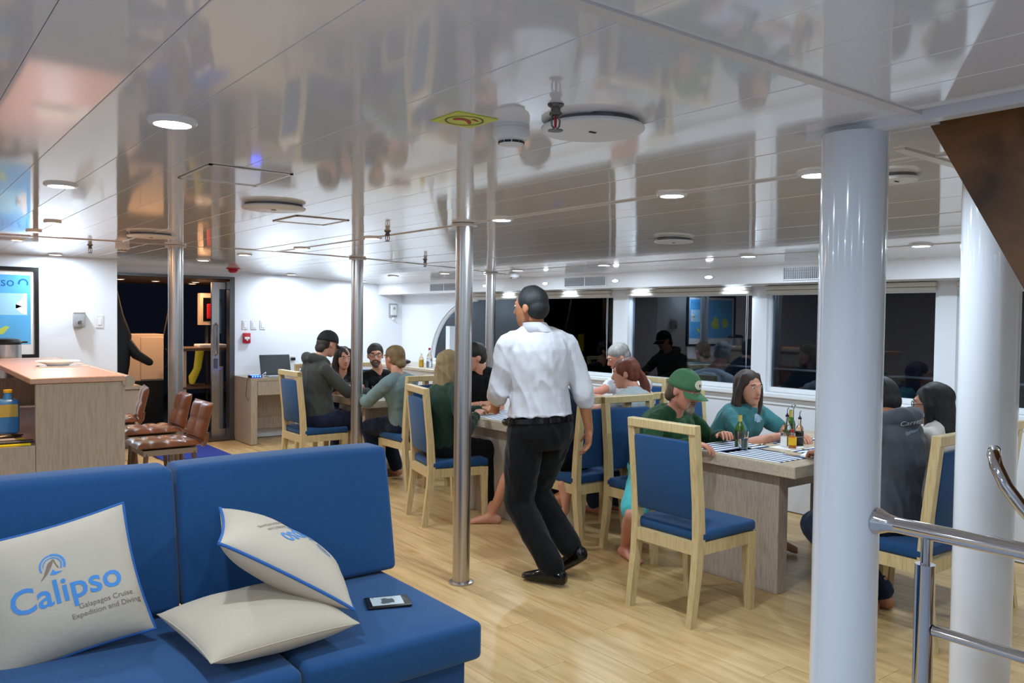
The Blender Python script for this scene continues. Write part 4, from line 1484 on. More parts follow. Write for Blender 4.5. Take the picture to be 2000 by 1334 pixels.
def voxel(mb, size, it=3, fold=0.0):
    me = bpy.data.meshes.new('tmp')
    me.from_pydata(mb.v, [], mb.f)
    bm = bmesh.new()
    bm.from_mesh(me)
    bmesh.ops.recalc_face_normals(bm, faces=bm.faces)
    bm.to_mesh(me)
    bm.free()
    o = bpy.data.objects.new('tmp', me)
    COL.objects.link(o)
    r_ = o.modifiers.new('r', 'REMESH')
    r_.mode = 'VOXEL'
    r_.voxel_size = size
    r_.use_smooth_shade = True
    s_ = o.modifiers.new('s', 'SMOOTH')
    s_.factor = .5
    s_.iterations = it
    dg = bpy.context.evaluated_depsgraph_get()
    out = bpy.data.meshes.new_from_object(o.evaluated_get(dg))
    bpy.data.objects.remove(o)
    bpy.data.meshes.remove(me)
    if fold:
        co = [v_.co.copy() for v_ in out.vertices]
        nn = [v_.normal.copy() for v_ in out.vertices]
        for i, v_ in enumerate(out.vertices):
            q = co[i]
            a = mn.noise(V((q.x * 13 + q.z * 3, q.y * 13 - q.z * 4, q.z * 4.5)))
            b = mn.noise(V((q.x * 30, q.y * 30, q.z * 17)))
            r1 = 1 - abs(a) * 2.4
            v_.co = q + nn[i] * fold * (.55 * r1 + .18 * b - .1)
    for p in out.polygons:
        p.use_smooth = True
    return out


def ik(a, b, l1, l2, pole):
    d = b - a
    L = d.length
    if L > (l1 + l2) * .995:
        b = a + d.normalized() * (l1 + l2) * .995
        d = b - a
        L = d.length
    L = max(L, abs(l1 - l2) + .01)
    x = (l1 * l1 - l2 * l2 + L * L) / (2 * L)
    h = math.sqrt(max(0, l1 * l1 - x * x))
    dn = d.normalized()
    p = pole - dn * pole.dot(dn)
    p = p.normalized() if p.length > 1e-4 else dn.cross(UP).normalized()
    return a + dn * x + p * h, b


def hand(mb, fin, wrist, d, n, side, k=1.0, curl=22):
    """palm goes into the body surface, five bent fingers are added to the same mesh"""
    d = d.normalized()
    n = (n - d * n.dot(d)).normalized()
    wv = d.cross(n) * side          # towards the thumb
    c = wrist + d * .045 * k
    mb.ell(c, d * .055 * k, wv * .041 * k, n * .017 * k)
    mb.tube([wrist - d * .03, wrist + d * .02], [.024 * k, .026 * k], 10, dome=True)
    for i, (L, off) in enumerate(((.070, .028), (.078, .0095), (.072, -.0095), (.056, -.027))):
        p = wrist + d * (.088 - .006 * abs(i - 1.2)) * k + wv * off * k
        q = [p - d * .02 * k]
        ang = R(6 + i * 2)
        cur = p
        sp = wv * (off * 1.6)
        for s_ in (.45, .32, .23):
            ang += R(curl)
            v_ = (d * math.cos(ang) + n * math.sin(ang) + sp).normalized()
            q.append(cur)
            cur = cur + v_ * L * s_ * k
        q.append(cur)
        fin.tube(q, [.0095 * k, .0092 * k, .0085 * k, .0078 * k, .0066 * k], 8, dome=True)
    p = wrist + d * .028 * k + wv * .034 * k
    a = (d * .75 + wv * .6 + n * .35).normalized()
    b_ = (d * .9 + wv * .2 + n * .5).normalized()
    fin.tube([p - a * .02 * k, p + a * .03 * k, p + a * .03 * k + b_ * .028 * k], [.012 * k, .0105 * k, .008 * k], 8, dome=True)


def foot(mb, ank, d, k=1.0, toes=True, fin=None):
    """bare foot: heel, instep and toes"""
    d = V((d.x, d.y, d.z)).normalized()
    s_ = d.cross(UP).normalized()
    u = s_.cross(d).normalized()
    base = ank - u * .055 * k
    mb.loft([(base - d * .065 * k, s_ * .022 * k, u * .022 * k), (base - d * .045 * k, s_ * .032 * k, u * .035 * k), (base + d * .02 * k + u * .01 * k, s_ * .034 * k, u * .045 * k),
             (base + d * .09 * k - u * .004 * k, s_ * .042 * k, u * .03 * k), (base + d * .145 * k - u * .013 * k, s_ * .044 * k, u * .019 * k), (base + d * .165 * k - u * .016 * k, s_ * .038 * k, u * .014 * k)], 14)
    mb.tube([ank + u * .05 * k, base + d * .01], [.036 * k, .034 * k], 10, dome=True)
    if fin is not None:
        for i in range(5):
            o = (-.034 + .017 * i)
            r_ = (.008, .0085, .009, .0095, .0125)[i] * k
            st = base + s_ * o * k + d * (.145 - .008 * (4 - i) * .6) * k - u * .018 * k
            fin.tube([st, st + d * (.028 + .003 * i) * k - u * .002], [r_ * .95, r_], 8, dome=True)


def cap_mesh(t, c, s_, f, u, k, m1, m2=None, patch=None):
    """baseball cap: crown, curved brim, button"""
    mb = MB()
    N, M = 24, 8
    vs_, fs_ = [], []
    cc = c + u * .028 * k - f * .008 * k
    for j in range(M + 1):
        t_ = PI / 2 * j / M
        for i in range(N):
            a = 2 * PI * i / N
            q = math.cos(t_) ** .8
            fx, sx = math.cos(a), math.sin(a)
            vs_.append(cc + f * fx * .108 * k * q + s_ * sx * .088 * k * q + u * (.104 * k * math.sin(t_)) + u * (.014 * k * (1 - fx) * -.5 * (1 - j / M)))
    for j in range(M):
        for i in range(N):
            fs_.append((j * N + i, j * N + (i + 1) % N, (j + 1) * N + (i + 1) % N, (j + 1) * N + i))
    mb.add(vs_, fs_)
    crown = mb.build('cap', m1, t, True, angle=70)
    sd = crown.modifiers.new('th', 'SOLIDIFY'); sd.thickness = .003
    vs_, fs_ = [], []
    n1, n2 = 12, 4
    for th in (0, 1):
        for j in range(n2 + 1):
            for i in range(n1 + 1):
                a = R(-62 + 124 * i / n1)
                q = j / n2
                base = cc + f * math.cos(a) * .106 * k + s_ * math.sin(a) * .087 * k
                ext = .075 * k * math.cos(a * 1.25) ** .6 if math.cos(a * 1.25) > 0 else 0
                p = base + f * ext * q - u * (.012 * k + (.022 * (math.sin(a)) ** 2 + .012) * k * q) - u * th * .004
                vs_.append(p)
    row_ = n1 + 1
    o2 = (n2 + 1) * row_
    for j in range(n2):
        for i in range(n1):
            a = j * row_ + i
            fs_.append((a, a + 1, a + row_ + 1, a + row_))
            fs_.append((o2 + a + row_, o2 + a + row_ + 1, o2 + a + 1, o2 + a))
    for i in range(n1):
        a = n2 * row_ + i
        fs_.append((a, a + 1, o2 + a + 1, o2 + a))
    MB().add(vs_, fs_).build('brim', m2 or m1, crown, True, angle=60)
    MB().ell(cc + u * .104 * k, s_ * .007, f * .007, u * .004, 8, 4).build('button', m1, crown, True)
    return crown, cc


def person(label, H, N, head, hf, f, lw, rw, la, ra, skin='skin', shirt=None, sleeve='long', pants=None, legs='long', shoes=None,
           hair='short', hairc='#1c1714', k=1.0, build=1.0, vox=.009, lpole=None, rpole=None, lkp=None, rkp=None, lhn=None, rhn=None,
           ltoe=None, rtoe=None, hood=False, cap=None, glasses=False, beard=None, fold=.012, collar=False, belt=False, beard_full=False, hdirs=(None, None), stand=False, curl=22, top_open=None, pol=None, pw=1.0):
    t = thing('person', label, 'person', (H.x, H.y, 0))
    N = N + (head - N) * .2
    inv = -V((H.x, H.y, 0))
    f = V((f[0], f[1], 0)).normalized()
    s_ = f.cross(UP).normalized()          # the person's right
    body, fin = MB(), MB()
    sh, pn = MB(), MB()
    # spine
    sp = N - H
    midp = (H + N) / 2 - f * (.035 if not stand else -.01)

    def spine(q):
        return H * (1 - q) ** 2 + midp * 2 * q * (1 - q) + N * q * q

    def ring(q, rs, rf, inf=0.0):
        c = spine(q)
        tn = ((midp - H) * (1 - q) + (N - midp) * q).normalized()
        fr = (f - tn * f.dot(tn)).normalized()
        sd = tn.cross(fr)
        if sd.dot(s_) < 0:
            sd = -sd
        return (c, sd * (rs * build * k + inf), fr * (rf * build * k + inf))
    prof = [(-.13, .09, .075), (-.07, .14, .105), (0, .172, .128), (.16, .165, .12), (.4, .152, .112), (.62, .168, .122), (.8, .178, .115), (.88, .158, .098), (.95, .112, .08), (.985, .08, .07), (1.03, .06, .055)]
    body.loft([ring(*p, -.024 if (pants or shirt) else 0) for p in prof], 20)
    shc = spine(.85)
    lk = .84 if legs == 'long' else 1.0
    tn = (N - spine(.8)).normalized()
    SR, SL = shc + s_ * .178 * k * build, shc - s_ * .178 * k * build
    for S in (SL, SR):
        body.tube([spine(.97), S], [.045 * k, .045 * k], 12, dome=True)
    # head frame
    hf = V(hf).normalized()
    hs = hf.cross(UP).normalized()
    hu = hs.cross(hf).normalized()
    c = head
    hk = k
    body.tube([N - tn * .05, N + (c - N) * .35 - hf * .0, c - hu * .05 * hk - hf * .02 * hk], [.066 * k, .054 * k, .052 * k], 14, dome=True)
    body.ell(c + hu * .028 * hk - hf * .008 * hk, hs * .076 * hk, hf * .097 * hk, hu * .092 * hk, 20, 14)
    body.loft([(c + hu * .045 * hk + hf * .022 * hk, hs * .064 * hk, hf * .064 * hk), (c + hu * .01 * hk + hf * .024 * hk, hs * .069 * hk, hf * .069 * hk), (c - hu * .035 * hk + hf * .027 * hk, hs * .063 * hk, hf * .066 * hk),
               (c - hu * .075 * hk + hf * .034 * hk, hs * .049 * hk, hf * .056 * hk), (c - hu * .102 * hk + hf * .046 * hk, hs * .031 * hk, hf * .040 * hk), (c - hu * .112 * hk + hf * .05 * hk, hs * .016 * hk, hf * .02 * hk)], 18)
    body.tube([c + hf * .088 * hk + hu * .018 * hk, c + hf * .100 * hk - hu * .008 * hk, c + hf * .106 * hk - hu * .026 * hk], [.008 * hk, .011 * hk, .0145 * hk], 10, dome=True)
    body.tube([c + hf * .083 * hk + hu * .028 * hk - hs * .035 * hk, c + hf * .09 * hk + hu * .03 * hk, c + hf * .083 * hk + hu * .028 * hk + hs * .035 * hk], .011 * hk, 8, dome=True)
    for sg_ in ((-1, 1) if hair not in ('long', 'bob', 'straight') else ()):
        body.ell(c + hs * sg_ * .077 * hk - hf * .006 * hk - hu * .006 * hk, hs * .010 * hk, hf * .019 * hk, hu * .032 * hk, 12, 8)
    # arms
    ua, fa = .285 * k, .25 * k
    joints = {}
    for key, S, Wt, pole_, hn, hd_, sgn in (('L', SL, lw, lpole, lhn, hdirs[0], -1), ('R', SR, rw, rpole, rhn, hdirs[1], 1)):
        pole_ = V(pole_) if pole_ else (V((0, 0, -1)) + s_ * sgn * .6 - f * .4)
        E_, Wr = ik(S, V(Wt), ua, fa, pole_)
        joints[key] = (S, E_, Wr)
        body.tube([S, (S + E_) / 2, E_], [.05 * k, .044 * k, .038 * k], 12, dome=True)
        body.tube([E_, E_ + (Wr - E_) * .35, Wr], [.038 * k, .039 * k, .026 * k], 12, dome=True)
        hd_ = V(hd_) if hd_ else (Wr - E_)
        hn = V(hn) if hn else V((0, 0, -1))
        hand(body, fin, Wr, hd_, hn, sgn, k, curl)
        if sleeve == 'long':
            sh.tube([S, (S + E_) / 2, E_], [.064 * k, .06 * k, .056 * k], 14, dome=True)
            sh.tube([E_, E_ + (Wr - E_) * .5, E_ + (Wr - E_) * .96], [.056 * k, .05 * k, .036 * k], 14, dome=True)
        elif sleeve == 'rolled':
            sh.tube([S, (S + E_) / 2, E_], [.066 * k, .066 * k, .062 * k], 14, dome=True)
            sh.tube([E_, E_ + (Wr - E_) * .22, E_ + (Wr - E_) * .28], [.062 * k, .06 * k, .055 * k], 14, dome=True)
        else:
            sh.tube([S, S + (E_ - S) * .35, S + (E_ - S) * .55], [.063 * k, .063 * k, .06 * k], 14, dome=True)
    # legs
    th, sk = .43 * k, .42 * k
    for key, sgn, A, kp, toe in (('L', -1, la, lkp, ltoe), ('R', 1, ra, rkp, rtoe)):
        hp = H + s_ * sgn * .09 * k * build - UP * .01
        kp = V(kp) if kp else (f + UP * .6)
        K, A = ik(hp, V(A), th, sk, kp)
        body.tube([hp, (hp + K) / 2, K], [.076 * k * lk, .068 * k * lk, .052 * k * lk], 14, dome=True)
        body.tube([K, K + (A - K) * .3, K + (A - K) * .75, A], [.05 * k * lk, .054 * k * lk, .038 * k * lk, .034 * k], 14, dome=True)
        td = V(toe) if toe else f
        foot(body, A, td, k, True, fin if not shoes else None)
        if legs == 'long':
            pn.tube([hp, (hp + K) / 2, K], [.108 * k * build, .094 * k * pw, .078 * k * pw], 16, dome=True)
            pn.tube([K, (K + A) / 2, A + (K - A) * .02], [.078 * k * pw, .07 * k * pw, .064 * k * pw], 16, dome=True)
        else:
            pn.tube([hp, (hp + K) / 2, hp + (K - hp) * .86], [.108 * k * build, .096 * k, .088 * k], 16, dome=True)
        if shoes:
            td = td.normalized()
            sd = td.cross(UP).normalized()
            u2 = sd.cross(td).normalized()
            b0 = A - u2 * .05 * k
            m2 = MB()
            m2.loft([(b0 - td * .085 * k, sd * .024, u2 * .03), (b0 - td * .07 * k, sd * .036, u2 * .042), (b0 + td * .0 * k + u2 * .006, sd * .04, u2 * .052), (b0 + td * .08 * k - u2 * .006, sd * .048, u2 * .038), (b0 + td * .155 * k - u2 * .016, sd * .046, u2 * .026), (b0 + td * .195 * k - u2 * .02, sd * .03, u2 * .018)], 18)
            m2.v = [tuple(V(p) + inv) for p in m2.v]
            m2.build('shoe', shoes, t, True, angle=70)
    # assemble
    body.v = [tuple(V(p) + inv) for p in body.v]
    bme = voxel(body, vox, 2)
    fin.v = [tuple(V(p) + inv) for p in fin.v]
    bm = bmesh.new()
    bm.from_mesh(bme)
    if fin.v:
        fme = fin.mesh('f', skin, True, 80)
        bm.from_mesh(fme)
    for fc in bm.faces:
        fc.smooth = True
        fc.material_index = 0
    bm.to_mesh(bme)
    bm.free()
    bme.materials.clear()
    bme.materials.append(MATS[skin])
    bo = obj('body', bme, t)
    # shirt
    if shirt:
        for p in prof[1 if stand and belt else 0:-2]:
            pass
        q0 = [p for p in prof if (p[0] >= (.06 if belt else -.1) and p[0] <= .93)]
        if belt:
            q0 = [(.135, .170, .128)] + [p for p in q0 if p[0] > .155]
        sh.loft([ring(*p, .016) for p in q0] + [ring(.975, .095, .08, .006)], 24)
        for S in (SL, SR):
            sh.tube([spine(.985), spine(.97) * .55 + S * .45 + tn * .01, S], [.05 * k, .056 * k, .062 * k], 12, dome=True)
        if hood:
            hb = N - f * .07 * k + UP * .0
            sh.tube([N + s_ * .10 * k + f * .06 * k - UP * .02, N + s_ * .115 * k - f * .02 * k + UP * .015, hb + s_ * .06 * k - f * .02 + UP * .03, hb - f * .035 * k + UP * .02, hb - s_ * .06 * k - f * .02 + UP * .03, N - s_ * .115 * k - f * .02 * k + UP * .015, N - s_ * .10 * k + f * .06 * k - UP * .02],
                    [.03 * k, .042 * k, .05 * k, .055 * k, .05 * k, .042 * k, .03 * k], 12, dome=True)
            sh.ell(hb - UP * .06 - f * .02, s_ * .10 * k, f * .045, UP * .09 * k)
        sh.v = [tuple(V(p) + inv) for p in sh.v]
        sme = voxel(sh, vox * 1.1, 4, fold)
        sme.materials.clear()
        sme.materials.append(MATS[shirt])
        so = obj('shirt', sme, t)
        t['_s'] = 1
        del t['_s']
        SHIRTS[label] = so
    if collar:
        nd = ((c - hu * .05) - N).normalized()
        pts = []
        for i in range(21):
            a = R(-150 + 300 * i / 20)
            base_ = N + nd * .035 - f * .004
            pts.append((base_ + (-f * math.cos(a) * .066 + s_ * math.sin(a) * .068), a))
        vs_, fs_ = [], []
        for p, a in pts:
            drop = .012 * (1 - math.cos(a)) * .5
            out = (-f * math.cos(a) + s_ * math.sin(a))
            for (o_, z_) in ((-.001, -.028), (-.002, .014), (.003, .018), (.012, -.006), (.026, -.046), (.016, -.056)):
                vs_.append(p + out * o_ + nd * (z_ - drop) + inv)
        for i in range(20):
            for j in range(5):
                fs_.append((i * 6 + j, i * 6 + j + 1, i * 6 + 7 + j, i * 6 + 6 + j))
        MB().add(vs_, fs_).build('collar', shirt, so, True, angle=60)
    if pants:
        pn.loft([ring(*p, .022) for p in ((-.2, .10, .09), (-.14, .13, .11), (-.08, .158, .122), (0, .17, .127), (.06, .168, .124), (.1, .164, .12)) if not (p[0] > .07 and not belt)], 24)
        pn.v = [tuple(V(p) + inv) for p in pn.v]
        pme = voxel(pn, vox * 1.1, 4, fold * .7)
        pme.materials.clear()
        pme.materials.append(MATS[pants])
        po = obj('trousers' if legs == 'long' else 'shorts', pme, t)
    if belt:
        rr = [ring(.075, .168, .124, .028), ring(.125, .166, .122, .028)]
        MB().loft([(a + inv, b_, c_) for a, b_, c_ in rr], 36).build('belt', 'black_gloss', po, True)
        MB().ell(spine(.06) - s_ * .185 * k + f * .08 + inv, s_ * .025, f * .05, UP * .022).build('belt_pouch', 'black_plastic', po, True)
    # hair
    hm = 'hair_' + hairc.lstrip('#')
    mat(hm, hairc, .62, noise=.25, nscale=10, nstretch=(5, 5, 1), bump=.6, bscale=90, bstretch=(4, 4, .5), bdist=.003)
    hb = MB()
    g = hk
    if not (cap and hair == 'none'):
        if not cap:
            hb.ell(c + hu * .041 * g - hf * (.013 if hair == 'short' else .018) * g, hs * .084 * g, hf * (.096 if hair == 'short' else .101) * g, hu * .088 * g, 20, 14)
        hb.ell(c - hf * .045 * g + hu * .0 * g, hs * .076 * g, hf * .066 * g, hu * (.082 if hair != 'short' else .072) * g, 18, 12)
    if hair in ('long', 'bob', 'straight'):
        ln = {'long': .27, 'bob': .25, 'straight': .34}[hair] * g
        back = {'long': .055, 'bob': .04, 'straight': .085}[hair] * g
        dn = (-UP * .93 - hf * .1).normalized()
        rg = []
        for q in (0, .25, .5, .75, 1):
            wd = (1.3 if hair == 'straight' else 1.0) ** q * (.082, .092, .098, .094, .07)[int(q * 4)] * g
            dp = (.07, .066, .06, .054, .03)[int(q * 4)] * g
            rg.append((c - hf * (.04 * g + (back - .04 * g) * q) + hu * .03 * g + dn * ln * q, hs * wd, hf * dp))
        hb.loft(rg, 18)
        for sg_ in (-1, 1):
            p0 = c + hs * sg_ * .056 * g + hf * .02 * g + hu * .088 * g
            hb.tube([p0, c + hs * sg_ * .086 * g + hf * .008 * g + hu * .0 * g, c + hs * sg_ * .092 * g + hf * .0 * g - UP * ln * .45, c + hs * sg_ * .075 * g - hf * .0 * g - UP * ln * .85], [.022 * g, .026 * g, .028 * g, .016 * g], 10, dome=True)
    if hair == 'pony':
        p0 = c - hf * .105 * g + hu * .02 * g
        pv = V(pol) if pol else (-hf * .4 - UP * .9)
        hb.tube([p0, p0 + pv * .05 * g, p0 + pv * .13 * g - UP * .02, p0 + pv * .2 * g - UP * .05], [.018 * g, .03 * g, .032 * g, .012 * g], 12, dome=True)
    if hair == 'bun':
        hb.ell(c - hf * .095 * g - hu * .05 * g, hs * .055 * g, hf * .035 * g, hu * .04 * g)
    if cap and hair == 'mullet':
        hb.ell(c - hf * .07 * g - hu * .05 * g, hs * .07 * g, hf * .035 * g, hu * .055 * g)
    hb.v = [tuple(V(p) + inv) for p in hb.v]
    if hb.v:
        hme = voxel(hb, .0065, 3, .02 if hair in ('long', 'pony') else .008)
        hme.materials.clear()
        hme.materials.append(MATS[hm])
        obj('hair', hme, t)
    if beard:
        bb = MB()
        if beard_full:
            bb.loft([(c - hu * a * g + hf * b_ * g, hs * d_ * g, hf * e_ * g) for a, b_, d_, e_ in ((.055, .026, .0585, .0600), (.075, .035, .052, .0585), (.096, .045, .038, .047), (.109, .050, .026, .034), (.116, .052, .012, .016))], 18)
        bb.ell(c + hf * .085 * g - hu * .098 * g, hs * .033 * g, hf * .022 * g, hu * .026 * g)
        bb.tube([c + hf * .086 * g - hu * .05 * g - hs * .03 * g, c + hf * .098 * g - hu * .043 * g, c + hf * .086 * g - hu * .05 * g + hs * .03 * g], .0065 * g, 8, dome=True)
        for sg_ in (-1, 1):
            bb.tube([c + hf * .086 * g - hu * .05 * g + hs * sg_ * .03 * g, c + hf * .08 * g - hu * .085 * g + hs * sg_ * .03 * g], .008 * g, 8, dome=True)
        bb.v = [tuple(V(p) + inv) for p in bb.v]
        mat('beard_' + beard.lstrip('#'), beard, .7, bump=.6, bscale=150, bdist=.003)
        bme2 = voxel(bb, .005, 2, .004)
        bme2.materials.clear()
        bme2.materials.append(MATS['beard_' + beard.lstrip('#')])
        obj('beard', bme2, t)
    # face details
    for sg_ in (-1, 1):
        e = c + hf * .0835 * g + hs * sg_ * .031 * g + hu * .012 * g + inv
        eo = MB().ell(e, hs * .0135 * g, hf * .009 * g, hu * .0065 * g, 12, 8).build('eye', 'eye_white', t, True)
        MB().ell(e + hf * .0052 * g, hs * .0055 * g, hf * .0045 * g, hu * .0058 * g, 10, 6).build('iris', 'iris', eo, True)
        MB().tube([e + hu * .019 * g - hs * sg_ * .016 * g + hf * .008 * g, e + hu * .023 * g + hf * .009 * g, e + hu * .018 * g + hs * sg_ * .02 * g + hf * .0 * g], [.0035 * g, .004 * g, .0025 * g], 6, dome=True).build('eyebrow', hm, t, True)
    MB().tube([c + hf * .086 * g - hu * .06 * g - hs * .023 * g + inv, c + hf * .0945 * g - hu * .0605 * g + inv, c + hf * .086 * g - hu * .06 * g + hs * .023 * g + inv], [.003 * g, .0065 * g, .003 * g], 8, dome=True).build('lips', 'lips', t, True)
    if glasses:
        gm = MB()
        for sg_ in (-1, 1):
            e = c + hf * .099 * g + hs * sg_ * .033 * g + hu * .008 * g + inv
            gm.tube([e + hs * .025 * g * math.cos(a * PI / 10) + hu * .019 * g * math.sin(a * PI / 10) for a in range(21)], .0022, 6)
            gm.tube([e + hs * sg_ * .025 * g, c + hs * sg_ * .082 * g + hf * .02 * g + hu * .01 * g + inv], .002, 6)
        gm.tube([c + hf * .1 * g - hs * .009 * g + hu * .012 * g + inv, c + hf * .1 * g + hs * .009 * g + hu * .012 * g + inv], .002, 6)
        gm.build('glasses', 'black_plastic', t, True)
    if cap:
        cr, cc = cap_mesh(t, c + inv, hs, hf, hu, g * 1.02, cap)
        CAPS[label] = (cr, cc, hs, hf, hu)
    return t, joints


SHIRTS, CAPS = {}, {}


def cloth(n, c, **kw):
    return mat(n, c, .85, spec=.15, bump=.25, bscale=600, sheen=.1, bdist=.0008, **kw)


mat('shirt_white', '#cbcacf', .75, spec=.2, bump=.35, bscale=14, bdist=.01)
cloth('cloth_black', '#101113'); cloth('cloth_green', '#1f4527', noise=.1, nscale=5); cloth('cloth_teal', '#3e7376'); cloth('cloth_grey', '#4e5158')
cloth('cloth_cream', '#d9d3cc'); cloth('cloth_palegrey', '#a9b2b4'); cloth('cloth_white', '#d5d8df'); cloth('cloth_navy', '#1c2236')
cloth('cloth_forest', '#24372b'); cloth('cloth_sage', '#6d807f', noise=.08, nscale=200); cloth('cloth_olive', '#3e403b'); cloth('cloth_turq', '#4fb2b4'); cloth('cloth_jean', '#2b3a55')
mat('cloth_print', '#141519', .8, noise=2.5, nscale=60)
mat('cap_green', '#44714c', .8, noise=.1, nscale=20, bump=.2, bscale=400)
mat('cap_black', '#131315', .8)
Z0 = .74


def W(x, y, z):
    return V((x, y, z))


_, J = person('waiter in a white shirt and black trousers walking away between the tables',
       at(1056, 838, 4.83), at(1052, 655, 4.83), at(1037, 601, 4.80), (-.35, .93, -.03), (.34, .94),
       at(966, 800, 5.02), at(1151, 842, 4.92), at(1079, 1108, 4.66), at(1116, 1072, 4.80),
       skin='skin_tan', shirt='shirt_white', sleeve='rolled', pants='cloth_black', shoes='black_gloss', hair='short', hairc='#17181a', build=1.04, vox=.007,
       pw=1.1, lpole=(-.7, -.8, -.5), rpole=(.3, -.9, 0), lkp=(-.2, 1, 0), rkp=(-.1, 1, 0), lhn=(.5, .2, -.6), rhn=(-.8, .3, 0), ltoe=(-.30, .95, -.05), rtoe=(-.1, .85, -.55),
       collar=True, belt=True, fold=.016, hdirs=((.3, .9, .1), (0, .05, -1)), stand=True, curl=16)
person('man in a green cap and green long sleeved shirt leaning on the nearest table',
       W(3.99, 3.60, .55), at(1312, 812, 5.22), at(1336, 762, 5.08), (.10, -.95, -.32), (.25, -1),
       tz(1412, 850, .785), tz(1352, 866, .79), W(4.2, 3.5, .10), tz(1222, 1062, .09),
       skin='skin_pink', shirt='cloth_green', pants='cloth_turq', legs='shorts', hair='mullet', hairc='#5a4636', cap='cap_green', beard='#8a7a68', build=1.2, vox=.007,
       lpole=(.8, .5, -.5), rpole=(-.9, .3, -.4), rkp=(-.5, -.6, .6), rtoe=(-.28, -.95, 0), fold=.014, hdirs=(None, (.5, -.8, -.1)))
person('smiling dark haired woman in a teal shirt with her arms on the table',
       W(4.60, 3.60, .55), at(1470, 805, 5.55), at(1462, 758, 5.5), (-.22, -.97, -.03), (.12, -1),
       tz(1558, 850, .78), tz(1520, 852, .78), W(4.7, 3.2, .1), W(4.5, 3.2, .1),
       skin='skin', shirt='cloth_teal', sleeve='short', pants='cloth_jean', hair='bob', hairc='#33211a', k=.97, build=1.06, vox=.007,
       lpole=(.9, .2, -.4), rpole=(-.9, .1, -.4), hdirs=((-.3, -.8, 0), (.9, -.3, 0)))
person('man in a dark grey hoodie sitting with his back turned behind the white pillar',
       W(4.02, 2.10, .55), at(1746, 832, 4.15), at(1716, 784, 4.27), (-.1, .98, -.2), (-.02, 1),
       W(4.16, 2.57, .78), W(4.36, 2.60, .78), W(4.10, 2.22, .09), W(4.22, 2.2, .09),
       skin='skin_tan', shirt='cloth_grey', pants='cloth_navy', hair='short', hairc='#171314', hood=True, build=1.12, vox=.008, fold=.014)
person('woman in a white hoodie with long straight black hair facing the table',
       W(4.60, 2.14, .55), at(1842, 838, 4.42), at(1822, 790, 4.45), (-.25, .95, -.1), (-.1, 1),
       W(4.45, 2.64, .78), W(4.85, 2.64, .78), W(4.5, 2.55, .09), W(4.75, 2.55, .09),
       skin='skin', shirt='cloth_cream', pants='cloth_navy', hair='straight', hairc='#0e0d0f', glasses=True, k=.95, vox=.008)
person('red haired woman with a ponytail in a pale grey shirt',
       W(4.50, 4.27, .55), at(1242, 770, 6.05), at(1222, 730, 6.1), (-.62, .75, -.12), (-.2, .98),
       W(4.35, 4.80, .78), W(4.72, 4.78, .78), W(4.4, 4.6, .09), W(4.6, 4.55, .09),
       skin='skin', shirt='cloth_palegrey', sleeve='short', pants='cloth_jean', hair='pony', hairc='#6a3420', k=.95, pol=(.35, -.25, -.9))
person('grey haired man in a pale shirt looking down at a phone by the window',
       W(5.20, 5.05, .55), at(1240, 742, 7.25), at(1209, 698, 7.12), (-.80, .5, -.38), (-1, .1),
       W(4.78, 4.95, .86), W(4.76, 5.12, .87), W(4.9, 5.0, .09), W(4.9, 5.2, .09),
       skin='skin_pink', shirt='cloth_white', sleeve='short', pants='cloth_navy', hair='short', hairc='#8f8b86')
person('barefoot man in shorts hidden behind the waiter',
       W(3.84, 4.26, .55), at(1086, 770, 5.72), at(1072, 724, 5.75), (-.5, .86, -.1), (-.45, .9),
       W(3.72, 4.72, .78), W(3.98, 4.74, .78), tz(962, 1000, .085), at(1116, 955, 5.5),
       skin='skin', shirt='cloth_navy', sleeve='short', pants='cloth_black', legs='shorts', hair='short', hairc='#2a211b',
       lkp=(-.4, .7, .6), rkp=(.8, 1, .3), ltoe=(-.75, .62, 0), rtoe=(.12, -.2, -1))
person('man in a black shirt with bare forearms behind the main steel pole',
       W(4.05, 5.86, .55), at(944, 728, 6.86), at(926, 698, 6.82), (-.9, .15, -.12), (-.5, -.85),
       tz(946, 792, .80), tz(936, 790, .80), W(3.95, 5.6, .09), W(4.1, 5.6, .09),
       skin='skin', shirt='cloth_black', sleeve='short', pants='cloth_jean', hair='short', hairc='#1d1815', lpole=(.8, .3, -.4), rpole=(-.6, .5, -.4))
person('woman with long blonde hair in a dark green sweater seen from behind',
       W(3.36, 5.20, .55), at(874, 762, 6.12), at(878, 716, 6.2), (.85, .25, -.05), (1, -.05),
       tz(938, 800, .785), tz(930, 812, .785), W(3.86, 5.18, .09), W(3.74, 5.05, .09),
       skin='skin', shirt='cloth_forest', pants='cloth_black', hair='long', hairc='#86704c', k=.96, build=1.06)
person('woman with tied back hair in a grey long sleeved top turned to the far table',
       W(3.79, 6.44, .55), at(778, 742, 7.3), at(770, 700, 7.36), (-.25, .95, -.05), (-.35, .93),
       at(706, 776, 7.5), W(3.85, 6.85, .78), W(3.68, 6.75, .09), W(3.9, 6.8, .09),
       skin='skin', shirt='cloth_sage', pants='cloth_navy', hair='bun', hairc='#77603f', k=.96, lpole=(-.6, -.6, -.6))
person('dark haired man with glasses facing the viewer at the far table',
       W(4.20, 7.88, .55), at(741, 736, 8.66), at(733, 694, 8.58), (-.42, -.9, -.03), (-.1, -1),
       W(4.35, 7.38, .78), W(4.05, 7.36, .78), W(4.3, 7.6, .09), W(4.1, 7.6, .09),
       skin='skin', shirt='cloth_black', pants='cloth_jean', hair='short', hairc='#211914', glasses=True, beard='#4b392f', beard_full=True)
